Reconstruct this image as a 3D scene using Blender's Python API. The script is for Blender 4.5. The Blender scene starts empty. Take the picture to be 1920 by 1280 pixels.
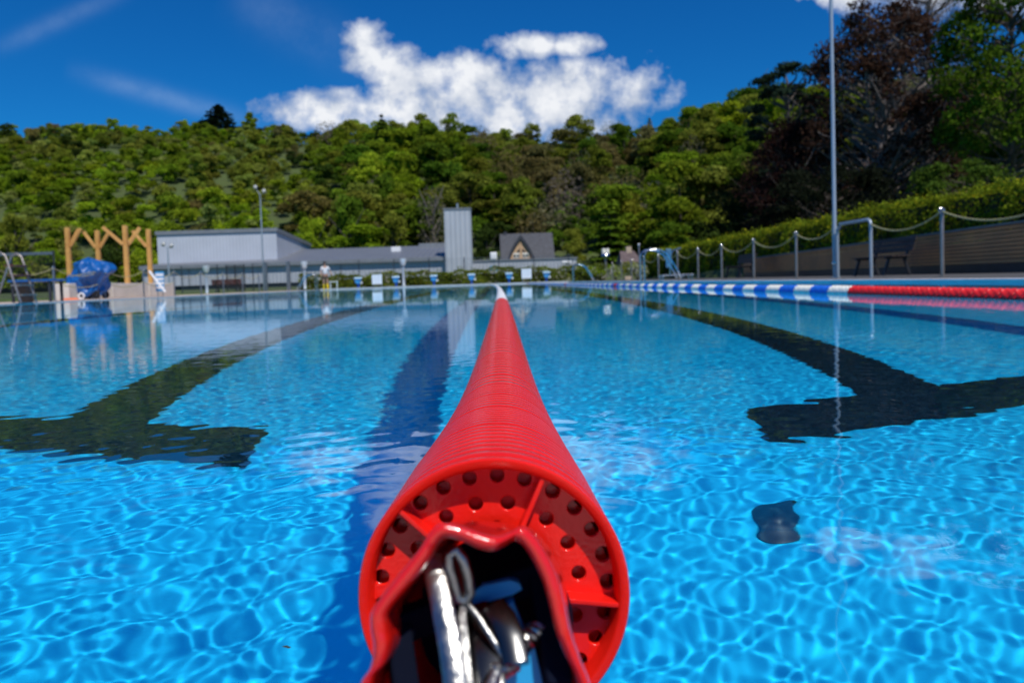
import bpy, bmesh, math, random
import numpy as np
from mathutils import Matrix, Vector, noise
sc = bpy.context.scene
col = sc.collection
PI = math.pi
R_ = math.radians
random.seed(7)

# ------------------------------------------------------------------ camera
CAM = Vector((-.043, 0, .165)); FPX = 1420.0; ROLL = 1.83
cd = bpy.data.cameras.new('camera'); cam = bpy.data.objects.new('camera', cd); col.objects.link(cam)
cd.sensor_width = 36; cd.lens = 36 * FPX / 1920; cd.shift_y = -58 / 1920; cd.clip_start = .01; cd.clip_end = 4000
RM = Matrix.Rotation(-R_(1.61), 4, 'Z') @ Matrix.Rotation(R_(90 - 2.19), 4, 'X') @ Matrix.Rotation(-R_(ROLL), 4, 'Z')
cam.matrix_world = Matrix.Translation(CAM) @ RM
sc.camera = cam
cd.dof.use_dof = True; cd.dof.focus_distance = .52; cd.dof.aperture_fstop = 13.0

def at(px, py, Y):
    """world point on the plane y=Y that the photo shows at pixel px,py"""
    d = RM.to_3x3() @ Vector(((px - 960) / FPX, -(py - 582) / FPX, -1))
    return CAM + d * ((Y - CAM.y) / d.y)

# ------------------------------------------------------------------ bookkeeping
def tag(o, label, cat, group=None, kind=None):
    if label: o['label'] = label
    if cat: o['category'] = cat
    if group: o['group'] = group
    if kind: o['kind'] = kind
    return o
def thing(name, loc, label, cat, group=None, rz=0):
    o = bpy.data.objects.new(name, None); col.objects.link(o); o.location = loc; o.rotation_euler.z = rz
    return tag(o, label, cat, group)
def struct(o): o['kind'] = 'structure'; return o
def dup(root, loc, label, group=None, rz=None):
    r = root.copy(); col.objects.link(r); r.location = loc
    if rz is not None: r.rotation_euler.z = rz
    r['label'] = label
    if group: r['group'] = group
    for ch in list(root.children):
        c = ch.copy(); col.objects.link(c); c.parent = r
        for g in list(ch.children):
            d = g.copy(); col.objects.link(d); d.parent = c
    return r

# ------------------------------------------------------------------ materials
def newmat(name):
    m = bpy.data.materials.new(name); m.use_nodes = True
    return m, m.node_tree, m.node_tree.nodes, m.node_tree.links
def mat(name, c, rough=.5, metal=0., var=.15, scale=8., bump=0., bscale=None, c2=None, spec=.5, coat=0.):
    m, nt, N, L = newmat(name)
    b = N['Principled BSDF']
    b.inputs['Roughness'].default_value = rough; b.inputs['Metallic'].default_value = metal
    b.inputs['Specular IOR Level'].default_value = spec; b.inputs['Coat Weight'].default_value = coat
    tc = N.new('ShaderNodeTexCoord')
    n = N.new('ShaderNodeTexNoise'); n.inputs['Scale'].default_value = scale; n.inputs['Detail'].default_value = 5
    L.new(tc.outputs['Object'], n.inputs['Vector'])
    r = N.new('ShaderNodeValToRGB'); L.new(n.outputs['Fac'], r.inputs['Fac'])
    r.color_ramp.elements[0].position = .3; r.color_ramp.elements[1].position = .72
    a = c2 if c2 else [x * (1 - var) for x in c]; z = c if c2 else [min(1, x * (1 + var)) for x in c]
    r.color_ramp.elements[0].color = (*a, 1); r.color_ramp.elements[1].color = (*z, 1)
    L.new(r.outputs['Color'], b.inputs['Base Color'])
    if bump:
        n2 = N.new('ShaderNodeTexNoise'); n2.inputs['Scale'].default_value = bscale or scale * 4; n2.inputs['Detail'].default_value = 6
        L.new(tc.outputs['Object'], n2.inputs['Vector'])
        bp = N.new('ShaderNodeBump'); bp.inputs['Strength'].default_value = bump; bp.inputs['Distance'].default_value = .02
        L.new(n2.outputs['Fac'], bp.inputs['Height']); L.new(bp.outputs['Normal'], b.inputs['Normal'])
    return m
def leafmat(name, trans=.3):
    m, nt, N, L = newmat(name); N.remove(N['Principled BSDF']); out = N['Material Output']
    a = N.new('ShaderNodeAttribute'); a.attribute_name = 'Col'
    d = N.new('ShaderNodeBsdfDiffuse'); t = N.new('ShaderNodeBsdfTranslucent'); mx = N.new('ShaderNodeMixShader')
    mx.inputs[0].default_value = trans
    L.new(a.outputs['Color'], d.inputs['Color']); L.new(a.outputs['Color'], t.inputs['Color'])
    L.new(d.outputs[0], mx.inputs[1]); L.new(t.outputs[0], mx.inputs[2]); L.new(mx.outputs[0], out.inputs[0])
    return m
def ribmat(name, c, pitch=.3, axis='X', dist=.05, rough=.45, var=.06, metal=0.):
    m = mat(name, c, rough, metal, var, .6)
    N, L = m.node_tree.nodes, m.node_tree.links
    tc = N.new('ShaderNodeTexCoord'); w = N.new('ShaderNodeTexWave'); w.bands_direction = axis
    w.inputs['Scale'].default_value = 1 / pitch * .314159 ; w.inputs['Distortion'].default_value = 0
    L.new(tc.outputs['Object'], w.inputs['Vector'])
    bp = N.new('ShaderNodeBump'); bp.inputs['Strength'].default_value = 1; bp.inputs['Distance'].default_value = dist
    L.new(w.outputs['Fac'], bp.inputs['Height']); L.new(bp.outputs['Normal'], N['Principled BSDF'].inputs['Normal'])
    return m
M = dict(
    red=mat('red_plastic', (.86, .016, .008), .17, var=.10, scale=30, bump=.05, bscale=500, c2=(.74, .012, .006), spec=.45),
    redworn=mat('worn_red_plastic', (.72, .012, .014), .42, var=.2, scale=12),
    white=mat('white_plastic', (.80, .80, .80), .35, var=.06, scale=20),
    cream=mat('aged_white_plastic', (.80, .78, .70), .4, var=.1, scale=20),
    blue=mat('blue_plastic', (.01, .13, .62), .35, var=.15, scale=20),
    steel=mat('steel', (.62, .63, .65), .16, 1., .1, 40, bump=.1),
    dsteel=mat('brushed_steel', (.34, .30, .27), .35, .7, .15, 20),
    galv=mat('galvanised_pole', (.36, .42, .47), .4, .35, .1, 3),
    postgrey=mat('post_grey', (.16, .19, .22), .4, .5, .15, 4),
    dark=mat('dark_paint', (.025, .028, .035), .4, 0, .3, 5),
    black=mat('black_rubber', (.012, .012, .014), .5, 0, .3, 20),
    rope=mat('yellow_rope', (.36, .33, .16), .8, 0, .25, 30),
    wood=mat('fresh_timber', (.74, .40, .11), .6, 0, .2, 3, bump=.3, c2=(.52, .24, .06)),
    concrete=mat('concrete', (.62, .57, .50), .8, 0, .1, 2, bump=.3),
    coping=mat('coping', (.50, .48, .45), .6, 0, .15, 6, bump=.2),
    tarp=mat('blue_tarp', (.008, .10, .34), .38, 0, .2, 5),
    metalwall=ribmat('grey_cladding', (.42, .445, .49), .33, dist=.03),
    metalwall2=ribmat('pale_cladding', (.50, .525, .575), .30, dist=.012),
    towerwall=ribmat('tower_cladding', (.44, .47, .51), .42, dist=.04),
    roof=ribmat('grey_roof', (.15, .16, .18), .5),
    trim=mat('roof_trim', (.20, .215, .235), .5, 0, .1, 2),
    slate=mat('slate_roof', (.042, .046, .058), .6, 0, .3, 2.5, bump=.4),
    brownroof=mat('brown_tiles', (.105, .075, .075), .8, 0, .3, 3, bump=.5),
    render=mat('pale_render', (.45, .36, .27), .8, 0, .12, 2),
    glass=mat('dark_glass', (.012, .014, .018), .08, 0, .2, 2),
    cladwood=mat('house_timber', (.58, .38, .22), .7, 0, .15, 4),
    bench=mat('dark_bench_wood', (.035, .022, .018), .6, 0, .3, 6),
    redbench=mat('red_bench_wood', (.11, .03, .03), .6, 0, .2, 6),
    bark=mat('bark', (.09, .07, .055), .9, 0, .35, 4, bump=.6, bscale=12),
    greybark=mat('grey_bark', (.17, .14, .125), .9, 0, .3, 3, bump=.5, bscale=10),
    skin=mat('skin', (.45, .25, .17), .5, 0, .05, 5),
    shirt=mat('pale_shirt', (.70, .66, .64), .8, 0, .06, 8),
    shorts=mat('brown_shorts', (.20, .11, .07), .8, 0, .1, 8),
    yellow=mat('yellow_rubber', (.85, .55, .01), .35, 0, .08, 8),
    hair=mat('dark_hair', (.02, .016, .014), .6, 0, .3, 20),
    orange=mat('orange_plastic', (.80, .18, .06), .4, 0, .1, 8),
    lblue=mat('light_blue_plastic', (.06, .30, .58), .4, 0, .12, 8),
    leaf=leafmat('foliage', .46),
)

# ------------------------------------------------------------------ mesh builder
class MB:
    def __init__(s): s.v = []; s.f = []; s.sm = []
    def add(s, vs, fs, smooth=False):
        b = len(s.v); s.v += [tuple(v) for v in vs]; s.f += [tuple(b + i for i in f) for f in fs]; s.sm += [smooth] * len(fs); return s
    def box(s, x0, x1, y0, y1, z0, z1, mtx=None, bev=0):
        if bev:
            bm = bmesh.new(); bmesh.ops.create_cube(bm, size=1)
            bmesh.ops.scale(bm, vec=(x1 - x0, y1 - y0, z1 - z0), verts=bm.verts)
            bmesh.ops.translate(bm, vec=((x0 + x1) / 2, (y0 + y1) / 2, (z0 + z1) / 2), verts=bm.verts)
            bmesh.ops.bevel(bm, geom=bm.edges[:], offset=bev, segments=2, affect='EDGES', profile=.5)
            vs = [v.co.copy() for v in bm.verts]; fs = [[v.index for v in f.verts] for f in bm.faces]; bm.free()
        else:
            vs = [Vector(p) for p in ((x0,y0,z0),(x1,y0,z0),(x1,y1,z0),(x0,y1,z0),(x0,y0,z1),(x1,y0,z1),(x1,y1,z1),(x0,y1,z1))]
            fs = [(0,3,2,1),(4,5,6,7),(0,1,5,4),(1,2,6,5),(2,3,7,6),(3,0,4,7)]
        if mtx: vs = [mtx @ v for v in vs]
        return s.add(vs, fs)
    def beam(s, a, b, w, h, bev=0):
        a = Vector(a); b = Vector(b); d = b - a
        q = d.to_track_quat('Y', 'Z').to_matrix().to_4x4()
        return s.box(-w/2, w/2, 0, d.length, -h/2, h/2, Matrix.Translation(a) @ q, bev)
    def tube(s, pts, r, n=10, closed=False, caps=True):
        pts = [Vector(p) for p in pts]; m = len(pts)
        rr = r if hasattr(r, '__len__') else [r] * m
        T = []
        for i in range(m):
            if closed: d = pts[(i+1) % m] - pts[i-1]
            else: d = pts[min(i+1, m-1)] - pts[max(i-1, 0)]
            T.append(d.normalized())
        up = Vector((0, 0, 1)) if abs(T[0].z) < .9 else Vector((1, 0, 0))
        nx = T[0].cross(up).normalized(); vs = []
        for i in range(m):
            nx = (nx - T[i] * nx.dot(T[i])).normalized(); ny = T[i].cross(nx)
            for k in range(n):
                a = 2 * PI * k / n; vs.append(pts[i] + (nx * math.cos(a) + ny * math.sin(a)) * rr[i])
        fs = []
        for i in range(m if closed else m - 1):
            j = (i + 1) % m
            for k in range(n):
                l = (k + 1) % n; fs.append((i*n+k, i*n+l, j*n+l, j*n+k))
        if caps and not closed:
            fs.append(tuple(range(n-1, -1, -1))); fs.append(tuple((m-1)*n + k for k in range(n)))
        return s.add(vs, fs, True)
    def lathe(s, prof, n=32, axis='Z', mtx=None, wave=None, smooth=True, caps=False):
        """prof: list of (r, t) along the axis; wave(theta, i) scales r"""
        vs = []
        for i, (r, t) in enumerate(prof):
            for k in range(n):
                a = 2 * PI * k / n; q = r * (wave(a, i) if wave else 1)
                vs.append(Vector((q*math.cos(a), t, q*math.sin(a))) if axis == 'Y' else Vector((q*math.cos(a), q*math.sin(a), t)))
        if mtx: vs = [mtx @ v for v in vs]
        fs = []
        for i in range(len(prof) - 1):
            for k in range(n):
                l = (k + 1) % n
                f = (i*n+k, i*n+l, (i+1)*n+l, (i+1)*n+k)
                fs.append(f if axis == 'Z' else f[::-1])
        if caps: fs.append(tuple(range(n))[::-1]); fs.append(tuple((len(prof)-1)*n + k for k in range(n)))
        return s.add(vs, fs, smooth)
    def ball(s, c, r, n=14, sz=1.):
        return s.lathe([(max(1e-4, r*math.sin(PI*i/8)), -r*sz*math.cos(PI*i/8)) for i in range(9)], n, mtx=Matrix.Translation(Vector(c)))
    def prism(s, poly, y0, y1):
        """poly in x,z, extruded along y"""
        n = len(poly); vs = [(x, y0, z) for x, z in poly] + [(x, y1, z) for x, z in poly]
        fs = [tuple(range(n)), tuple(range(2*n-1, n-1, -1))] + [(i, i+n, (i+1) % n + n, (i+1) % n) for i in range(n)]
        return s.add(vs, fs)
    def build(s, name, m, parent=None, origin=None):
        me = bpy.data.meshes.new(name)
        o0 = Vector(origin) if origin else Vector((0, 0, 0))
        me.from_pydata([tuple(Vector(v) - o0) for v in s.v], [], s.f)
        me.polygons.foreach_set('use_smooth', s.sm); me.materials.append(m); me.update()
        bm = bmesh.new(); bm.from_mesh(me); bmesh.ops.recalc_face_normals(bm, faces=bm.faces); bm.to_mesh(me); bm.free()
        if any(s.sm):
            try: me.set_sharp_from_angle(angle=R_(50))
            except Exception: pass
        o = bpy.data.objects.new(name, me); col.objects.link(o); o.location = o0
        if parent: o.parent = parent
        return o

def npmesh(name, co, quads, m, parent=None, cols=None, smooth=False):
    me = bpy.data.meshes.new(name); n = len(co); k = len(quads)
    me.vertices.add(n); me.vertices.foreach_set('co', np.ascontiguousarray(co, dtype=np.float32).ravel())
    me.loops.add(k * 4); me.loops.foreach_set('vertex_index', quads.astype(np.int32).ravel())
    me.polygons.add(k); me.polygons.foreach_set('loop_start', np.arange(k, dtype=np.int32) * 4)
    me.polygons.foreach_set('loop_total', np.full(k, 4, np.int32))
    me.update()
    me.polygons.foreach_set('use_smooth', np.full(k, smooth))
    if cols is not None:
        a = me.attributes.new('Col', 'FLOAT_COLOR', 'FACE')
        a.data.foreach_set('color', np.concatenate([cols, np.ones((k, 1))], 1).astype(np.float32).ravel())
    me.materials.append(m)
    o = bpy.data.objects.new(name, me); col.objects.link(o)
    if parent: o.parent = parent
    return o

# ------------------------------------------------------------------ pool dimensions
XL, XR, Y0, Y1, DEPTH = -11.2, 5.15, .13, 50.13, 1.4
DECKZ = .02

# ------------------------------------------------------------------ water
def axis(segs):
    v = [segs[0][0]]
    for a, b, s0, s1 in segs:
        x = a
        while x < b - 1e-6:
            x += s0 + (s1 - s0) * (x - a) / (b - a); v.append(min(x, b))
    return np.unique(np.round(np.array(v), 5))
rng = np.random.default_rng(4)
pos = axis([(0, 1.5, .0046, .0046), (1.5, 2.4, .0046, .011), (2.4, XR, .011, .06)])
neg = axis([(0, 1.5, .0046, .0046), (1.5, 2.4, .0046, .011), (2.4, -XL, .011, .25)])
xs = np.concatenate([-neg[::-1][:-1], pos])
ys = axis([(Y0, 2.4, .0046, .0046), (2.4, 4.2, .0046, .011), (4.2, 12, .011, .05), (12, Y1, .05, .5)])
X, Yg = np.meshgrid(xs, ys); Z = np.zeros_like(X)
dd = np.maximum(np.gradient(xs)[None, :], np.gradient(ys)[:, None])
patch = (1 + 1.0*np.exp(-((X + .55)/.6)**2 - ((Yg - .55)/.45)**2)) * .85 + .35*np.sin(X*1.3 + 1.2*np.sin(Yg*.9)) * np.sin(Yg*1.1 + .8*np.sin(X*.7) + 1)
for i in range(95):
    lam = .018 * (.16 / .018) ** (rng.random() ** 1.6)
    th = rng.normal(1.9, .95); k = 2 * PI / lam
    s = .0018 if lam < .07 else .0007
    if i < 6: lam = .5 + .9 * rng.random(); k = 2*PI/lam; s = .0003
    f = np.clip((lam / dd - 3.5) / 4, 0, 1)
    Z += f * (s / k) * patch * np.sin(k * (X*math.cos(th) + Yg*math.sin(th)) + rng.random()*6.28 + .5*np.sin(X*2.1+i) + .4*np.sin(Yg*1.7+i*2))
n, m_ = len(xs), len(ys)
idx = np.arange(n * m_).reshape(m_, n)
q = np.stack([idx[:-1, :-1], idx[:-1, 1:], idx[1:, 1:], idx[1:, :-1]], -1).reshape(-1, 4)
wm, nt, N, L = newmat('pool_water'); N.remove(N['Principled BSDF'])
g = N.new('ShaderNodeBsdfGlass'); g.inputs['IOR'].default_value = 1.333; g.inputs['Roughness'].default_value = 0
g.inputs['Color'].default_value = (.86, .97, 1, 1)
geo = N.new('ShaderNodeNewGeometry'); sep = N.new('ShaderNodeSeparateXYZ'); L.new(geo.outputs['Position'], sep.inputs[0])
def mrange(inp, a, b, c, d):
    r = N.new('ShaderNodeMapRange'); r.inputs[1].default_value = a; r.inputs[2].default_value = b
    r.inputs[3].default_value = c; r.inputs[4].default_value = d; L.new(inp, r.inputs[0]); return r.outputs[0]
def mth(op, a, b):
    r = N.new('ShaderNodeMath'); r.operation = op
    for i, x in enumerate((a, b)):
        if hasattr(x, 'links'): L.new(x, r.inputs[i])
        else: r.inputs[i].default_value = x
    return r.outputs[0]
farm = mrange(sep.outputs[1], 5, 12, 0, 1)
rough_left = mth('MULTIPLY', mrange(sep.outputs[1], 16, 26, 0, 1), mrange(sep.outputs[0], -.2, .2, 1, 0))
nz = N.new('ShaderNodeTexNoise'); nz.inputs['Scale'].default_value = 7; nz.inputs['Detail'].default_value = 3
L.new(geo.outputs['Position'], nz.inputs['Vector'])
bp = N.new('ShaderNodeBump'); bp.inputs['Distance'].default_value = .004
L.new(nz.outputs['Fac'], bp.inputs['Height'])
L.new(mth('MULTIPLY', farm, mth('ADD', .16, mth('MULTIPLY', rough_left, 1.6))), bp.inputs['Strength'])
L.new(bp.outputs[0], g.inputs['Normal']); L.new(g.outputs[0], N['Material Output'].inputs[0])
water = npmesh('water', np.stack([X, Yg, Z], -1).reshape(-1, 3), q, wm, smooth=True); struct(water)
water.cycles.is_caustics_caster = True

# ------------------------------------------------------------------ pool basin
fm = mat('pool_liner', (.003, .62, .95), .6, 0, .06, 1.5, c2=(.003, .57, .93))
lm = mat('lane_marking_tile', (.003, .012, .020), .5, 0, .2, 3)
def sheet(name, x0, x1, y0, y1, z, m):
    o = MB().add([(x0,y0,z),(x1,y0,z),(x1,y1,z),(x0,y1,z)], [(0,1,2,3)]).build(name, m); struct(o); return o
sub = []
sub.append(sheet('pool_floor', XL, XR, Y0, Y1, -DEPTH, fm))
mb = MB()
mb.add([(XL,Y0,-DEPTH),(XL,Y1,-DEPTH),(XL,Y1,-.012),(XL,Y0,-.012)], [(0,1,2,3)])
mb.add([(XR,Y0,-DEPTH),(XR,Y1,-DEPTH),(XR,Y1,-.012),(XR,Y0,-.012)], [(0,1,2,3)])
mb.add([(XL,Y0,-DEPTH),(XR,Y0,-DEPTH),(XR,Y0,-.012),(XL,Y0,-.012)], [(0,1,2,3)])
mb.add([(XL,Y1,-DEPTH),(XR,Y1,-DEPTH),(XR,Y1,-.012),(XL,Y1,-.012)], [(0,1,2,3)])
sub.append(struct(mb.build('pool_wall', fm)))
for xc in (-8.75, -6.25, -3.75, -1.25, 1.25, 3.75):
    mb = MB()
    a, b = Y0 + 2.0, Y1 - 2.0; z = -DEPTH + .004
    mb.add([(xc-.125,a+.25,z),(xc+.125,a+.25,z),(xc+.125,b-.25,z),(xc-.125,b-.25,z)], [(0,1,2,3)])
    for y in (a, b - .25):
        mb.add([(xc-.5,y,z),(xc+.5,y,z),(xc+.5,y+.25,z),(xc-.5,y+.25,z)], [(0,1,2,3)])
    sub.append(struct(mb.build('lane_marking', lm)))
for o in sub: o.cycles.is_caustics_receiver = True

# coping, overflow edge and deck
def strip(name, x0, x1, y0, y1, z0, z1, m): return struct(MB().box(x0, x1, y0, y1, z0, z1).build(name, m))
strip('pool_edge', XR, XR+.22, Y0-.3, Y1+.3, -.3, DECKZ+.014, mat('pale_coping', (.80, .79, .77), .5, 0, .08, 4))
strip('pool_edge', XR+.22, XR+.3, Y0-.3, Y1+.3, -.3, DECKZ+.004, M['coping'])
strip('pool_edge', XL-.3, XL, Y0-.3, Y1+.3, -.3, DECKZ+.004, M['coping'])
strip('pool_edge', XL, XR, Y0-.3, Y0-.002, -.3, DECKZ+.004, M['coping'])
strip('pool_edge', XL, XR, Y1+.002, Y1+.3, -.3, DECKZ+.06, M['coping'])
dk = mat('deck_paving', (.56, .42, .34), .8, 0, .12, 1.2, bump=.3)
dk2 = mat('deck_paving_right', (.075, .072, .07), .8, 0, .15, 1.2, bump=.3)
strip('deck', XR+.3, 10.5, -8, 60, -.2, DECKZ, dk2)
strip('deck', -15.6, XL-.3, -8, 56, -.2, DECKZ-.002, dk)
strip('deck', XL-.3, XR+.3, -8, Y0-.3, -.2, DECKZ-.004, dk)
strip('deck', XL-.3, XR+.3, Y1+.3, 53.2, -.2, DECKZ-.004, dk)

# ------------------------------------------------------------------ terrain
def hmax(t): return np.interp(t, [-.75,-.45,-.27,-.21,-.13,-.04,.04,.12,.24,.3,.36,.45,.8], [55,54,50,44,41,41,34,30,24,26,30,35,45])
def ground(x, y):
    x = np.asarray(x, float); y = np.asarray(y, float)
    t = x / np.maximum(y, 30)
    h = hmax(t); r = .37 * (y - 99)
    k = 6.0
    hill = np.where(r > 0, h * (1 - np.exp(-(np.maximum(r, 0) / h) ** 1.0 * 1.0)) , 0)
    lin = np.minimum(np.maximum(r, 0), h)
    hill = .25 * hill + .75 * lin
    right = np.clip((x - 10.6) / .3, 0, 1) * np.interp(y, [0, 14, 31, 40, 60], [1.0, .95, .66, .3, .1])
    slope = np.clip((x - 13) / 40, 0, 1) * 9 * np.clip((y + 30) / 60, .3, 1)
    base = np.interp(y, [-100, 55, 60, 80], [-.03, -.03, .2, .6]) + 0 * x
    dip = 0.35*np.sin(x*.11)*np.sin(y*.07) * np.clip((y-105)/20, 0, 1) * 3
    return base + right + slope + hill + dip
gx = np.unique(np.concatenate([np.arange(-420, -40, 12), np.arange(-40, 60, 3.), np.arange(60, 420, 12), [-15.6, XL-.3, XR+.3, 10.5, 10.6, 10.9]]))
gy = np.unique(np.concatenate([np.arange(-60, 60, 5.), np.arange(60, 300, 6), np.arange(300, 600, 30), [-8, 53.2, 56, 60]]))
GX, GY = np.meshgrid(gx, gy); GZ = ground(GX, GY)
GZ = np.where(GY > 300, GZ - (GY - 300) * .2, GZ)
n, m_ = len(gx), len(gy); idx = np.arange(n * m_).reshape(m_, n)
q = np.stack([idx[:-1, :-1], idx[:-1, 1:], idx[1:, 1:], idx[1:, :-1]], -1).reshape(-1, 4)
cx = (GX[:-1, :-1] + GX[1:, 1:]).ravel() / 2; cy = (GY[:-1, :-1] + GY[1:, 1:]).ravel() / 2
keep = ~((cx > XL-.3) & (cx < XR+.3) & (cy > -8) & (cy < 53.2))
gm = mat('grass_ground', (.060, .095, .014), .9, 0, .3, .35, c2=(.055, .070, .020))
struct(npmesh('ground', np.stack([GX, GY, GZ], -1).reshape(-1, 3), q[keep], gm, smooth=True))

# ------------------------------------------------------------------ foliage tools
def unit(v): return v / np.maximum(np.linalg.norm(v, axis=-1, keepdims=True), 1e-9)
def leafquads(c, nrm, size, r, asp=.7):
    n = len(c); nrm = unit(nrm); a = unit(np.cross(nrm, r.normal(size=(n, 3)))); b = np.cross(nrm, a)
    s = np.asarray(size).reshape(-1, 1) / 2
    q = np.stack([c - a*s - b*s*asp*.6, c + a*s*.9 - b*s*asp, c + a*s + b*s*asp*.7, c - a*s*.8 + b*s*asp], 1)
    return q
def lobes_leaves(lobes, per, size, r, flat=.85, jit=.9, shell=.45):
    """lobes: (cx,cy,cz,R) array -> centres, normals, lobe id"""
    L_ = np.repeat(np.arange(len(lobes)), per); k = len(L_)
    d = unit(r.normal(size=(k, 3))); d[:, 2] = np.where(d[:, 2] < -.35, -d[:, 2], d[:, 2])
    rad = lobes[L_, 3] * (shell + (1.08 - shell) * r.random(k) ** .6)
    p = lobes[L_, :3] + d * rad[:, None] * np.array([1, 1, flat])
    return p, d + jit * r.normal(size=(k, 3)), L_
def proto_decid(r, nl=20, per=165, size=.34, H=10., Rr=3.6):
    lb = []
    for i in range(nl):
        h = r.uniform(.28, 1.0); w = Rr * math.sqrt(max(.05, 1 - ((h - .52) / .52) ** 2)) * .75
        a = r.uniform(0, 2*PI); rr = w * math.sqrt(r.random())
        lb.append((rr*math.cos(a), rr*math.sin(a), h*H*.9, r.uniform(.24, .40) * Rr))
    lb = np.array(lb); p, nn, l = lobes_leaves(lb, per, size, r)
    qd = leafquads(p, nn, r.uniform(.7, 1.3, len(p)) * size, r)
    sh = (r.uniform(.75, 1.25, nl))[l] * r.uniform(.7, 1.3, len(p))
    return qd, sh
def proto_conif(r, H=12., Rr=2.6, tiers=15, per=60, size=.55):
    P, Nn = [], []
    for i in range(tiers):
        h = .08 + .92 * i / (tiers - 1); w = Rr * max(0., 1 - h) ** .8 + .12
        k = max(10, int(per * (w / Rr + .2)))
        a = r.uniform(0, 2*PI, k); rr = w * r.uniform(.25, 1.05, k) * (1 + .25*np.sin(a*5 + i*2))
        P.append(np.stack([rr*np.cos(a), rr*np.sin(a), h*H - rr*.28 + r.normal(0, .07, k)], 1))
        Nn.append(np.stack([.35*np.cos(a), .35*np.sin(a), np.ones(k)], 1) + .45*r.normal(size=(k, 3)))
    P = np.concatenate(P); Nn = np.concatenate(Nn)
    return leafquads(P, Nn, r.uniform(.7, 1.3, len(P)) * size, r), r.uniform(.6, 1.3, len(P))
def proto_twig(r, H=10., Rr=3.2, k=420, size=.5):
    """half-bare crown: narrow, sparse slivers"""
    d = unit(r.normal(size=(k, 3))); p = d * (r.random(k) ** .45)[:, None] * np.array([Rr, Rr, H*.42]) + np.array([0, 0, H*.6])
    qd = leafquads(p, r.normal(size=(k, 3)), r.uniform(.6, 1.4, k) * size, r, asp=.35)
    return qd, r.uniform(.7, 1.3, k)
rf = np.random.default_rng(11)
DEC = [proto_decid(rf) for _ in range(7)]
SHR = [proto_decid(rf, 9, 120, .26, 3.6, 2.1) for _ in range(5)]
CON = [proto_conif(rf) for _ in range(3)]
TWG = [proto_twig(rf) for _ in range(4)]
def trunkquads(x, y, z, h, r0):
    a = np.arange(4) * PI/2; c, s = np.cos(a), np.sin(a); out = []
    for i in range(4):
        j = (i + 1) % 4
        out.append([(x+c[i]*r0, y+s[i]*r0, z), (x+c[j]*r0, y+s[j]*r0, z), (x+c[j]*r0*.4, y+s[j]*r0*.4, z+h), (x+c[i]*r0*.4, y+s[i]*r0*.4, z+h)])
    return np.array(out)
def place(proto, x, y, z, s, sz, rot, c, r):
    qd, sh = proto; cr, sr = math.cos(rot), math.sin(rot)
    w = qd.copy(); X_ = w[..., 0]*cr - w[..., 1]*sr; Y_ = w[..., 0]*sr + w[..., 1]*cr
    w = np.stack([X_*s + x, Y_*s + y, w[..., 2]*sz + z], -1)
    cc = np.clip(np.array(c)[None, :] * sh[:, None], 0, 1)
    return w, cc
PAL = dict(bright=(.275, .370, .020), mid=(.205, .290, .020), olive=(.235, .265, .034), brown=(.215, .190, .060),
           dark=(.060, .095, .018), grey=(.22, .20, .13), deep=(.125, .210, .018), pale=(.29, .34, .07), spruce=(.014, .026, .012))
# individual trees on the hill: px, base-or-None, top, Y, kind, width scale, colour, name, label
IND = []
def hill_tree(px, top, Y, kind, wpx, c, name, label, group=None):
    b = at(px, 400, Y); x = b.x; z = float(ground(x, Y)) - .4
    H = max(3., at(px, top, Y).z - z); W = wpx / FPX * Y
    r = np.random.default_rng(int(px*7 + top))
    if kind == 'dec': pr = proto_decid(r, 24, 160, .34, 10, 3.6); s = W / 8.0; sz = H / 9.9
    elif kind == 'con': pr = proto_conif(r, 12, 2.6, 20, 90, .5); s = W / 5.2; sz = H / 12.
    elif kind == 'ced': pr = proto_conif(r, 12, 2.6, 11, 190, .5); s = W / 5.2; sz = H / 12.
    elif kind == 'twg': pr = proto_twig(r, 10, 3.2, 900, .36); s = W / 6.4; sz = H / 10.
    t = thing(name, (x, Y, z), label, 'tree', group)
    w, cc = place(pr, 0, 0, 0, s, sz, r.random()*6, PAL[c], r)
    npmesh('crown', w.reshape(-1, 3), np.arange(len(w)*4).reshape(-1, 4), M['leaf'], t, cc)
    mb = MB(); mb.tube([(0, 0, -.3), (.1, 0, H*.4), (0, .1, H*.8)], [.035*H*.7, .02*H*.7, .008*H], 7)
    if kind in ('twg', 'dec'):
        for k in range(14 if kind == 'twg' else 6):
            a = k * 2.4; h = H * (.3 + .04*k) if kind == 'twg' else H*(.3+.08*k)
            mb.tube([(0, 0, h*.8), (W*.2*math.cos(a), W*.2*math.sin(a), h), (W*.42*math.cos(a), W*.42*math.sin(a), h + H*.16)], [.012*H, .008*H, .003*H], 5)
    mb.build('trunk', M['bark'] if kind != 'twg' else M['greybark'], t)
    IND.append((x, Y, W * .5))
G1 = 'trees along the ridge line'; G2 = 'trees at the foot of the hill'
hill_tree(418, 197, 243, 'con', 104, 'spruce', 'spruce_tree', 'tall dark spruce on the ridge above the timber posts', G1)
hill_tree(388, 226, 243, 'con', 80, 'spruce', 'spruce_tree', 'shorter dark spruce touching the tall one on the ridge', G1)
hill_tree(350, 228, 242, 'dec', 46, 'olive', 'ridge_tree', 'rounded olive tree just left of the dark ridge spruces', G1)
hill_tree(22, 229, 238, 'dec', 38, 'dark', 'ridge_tree', 'small dark round tree at the far left end of the ridge', G1)
hill_tree(160, 233, 240, 'dec', 50, 'mid', 'ridge_tree', 'left of two low bushy trees on the left ridge', G1)
hill_tree(205, 234, 240, 'dec', 42, 'olive', 'ridge_tree', 'right of two low bushy trees on the left ridge', G1)
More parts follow.
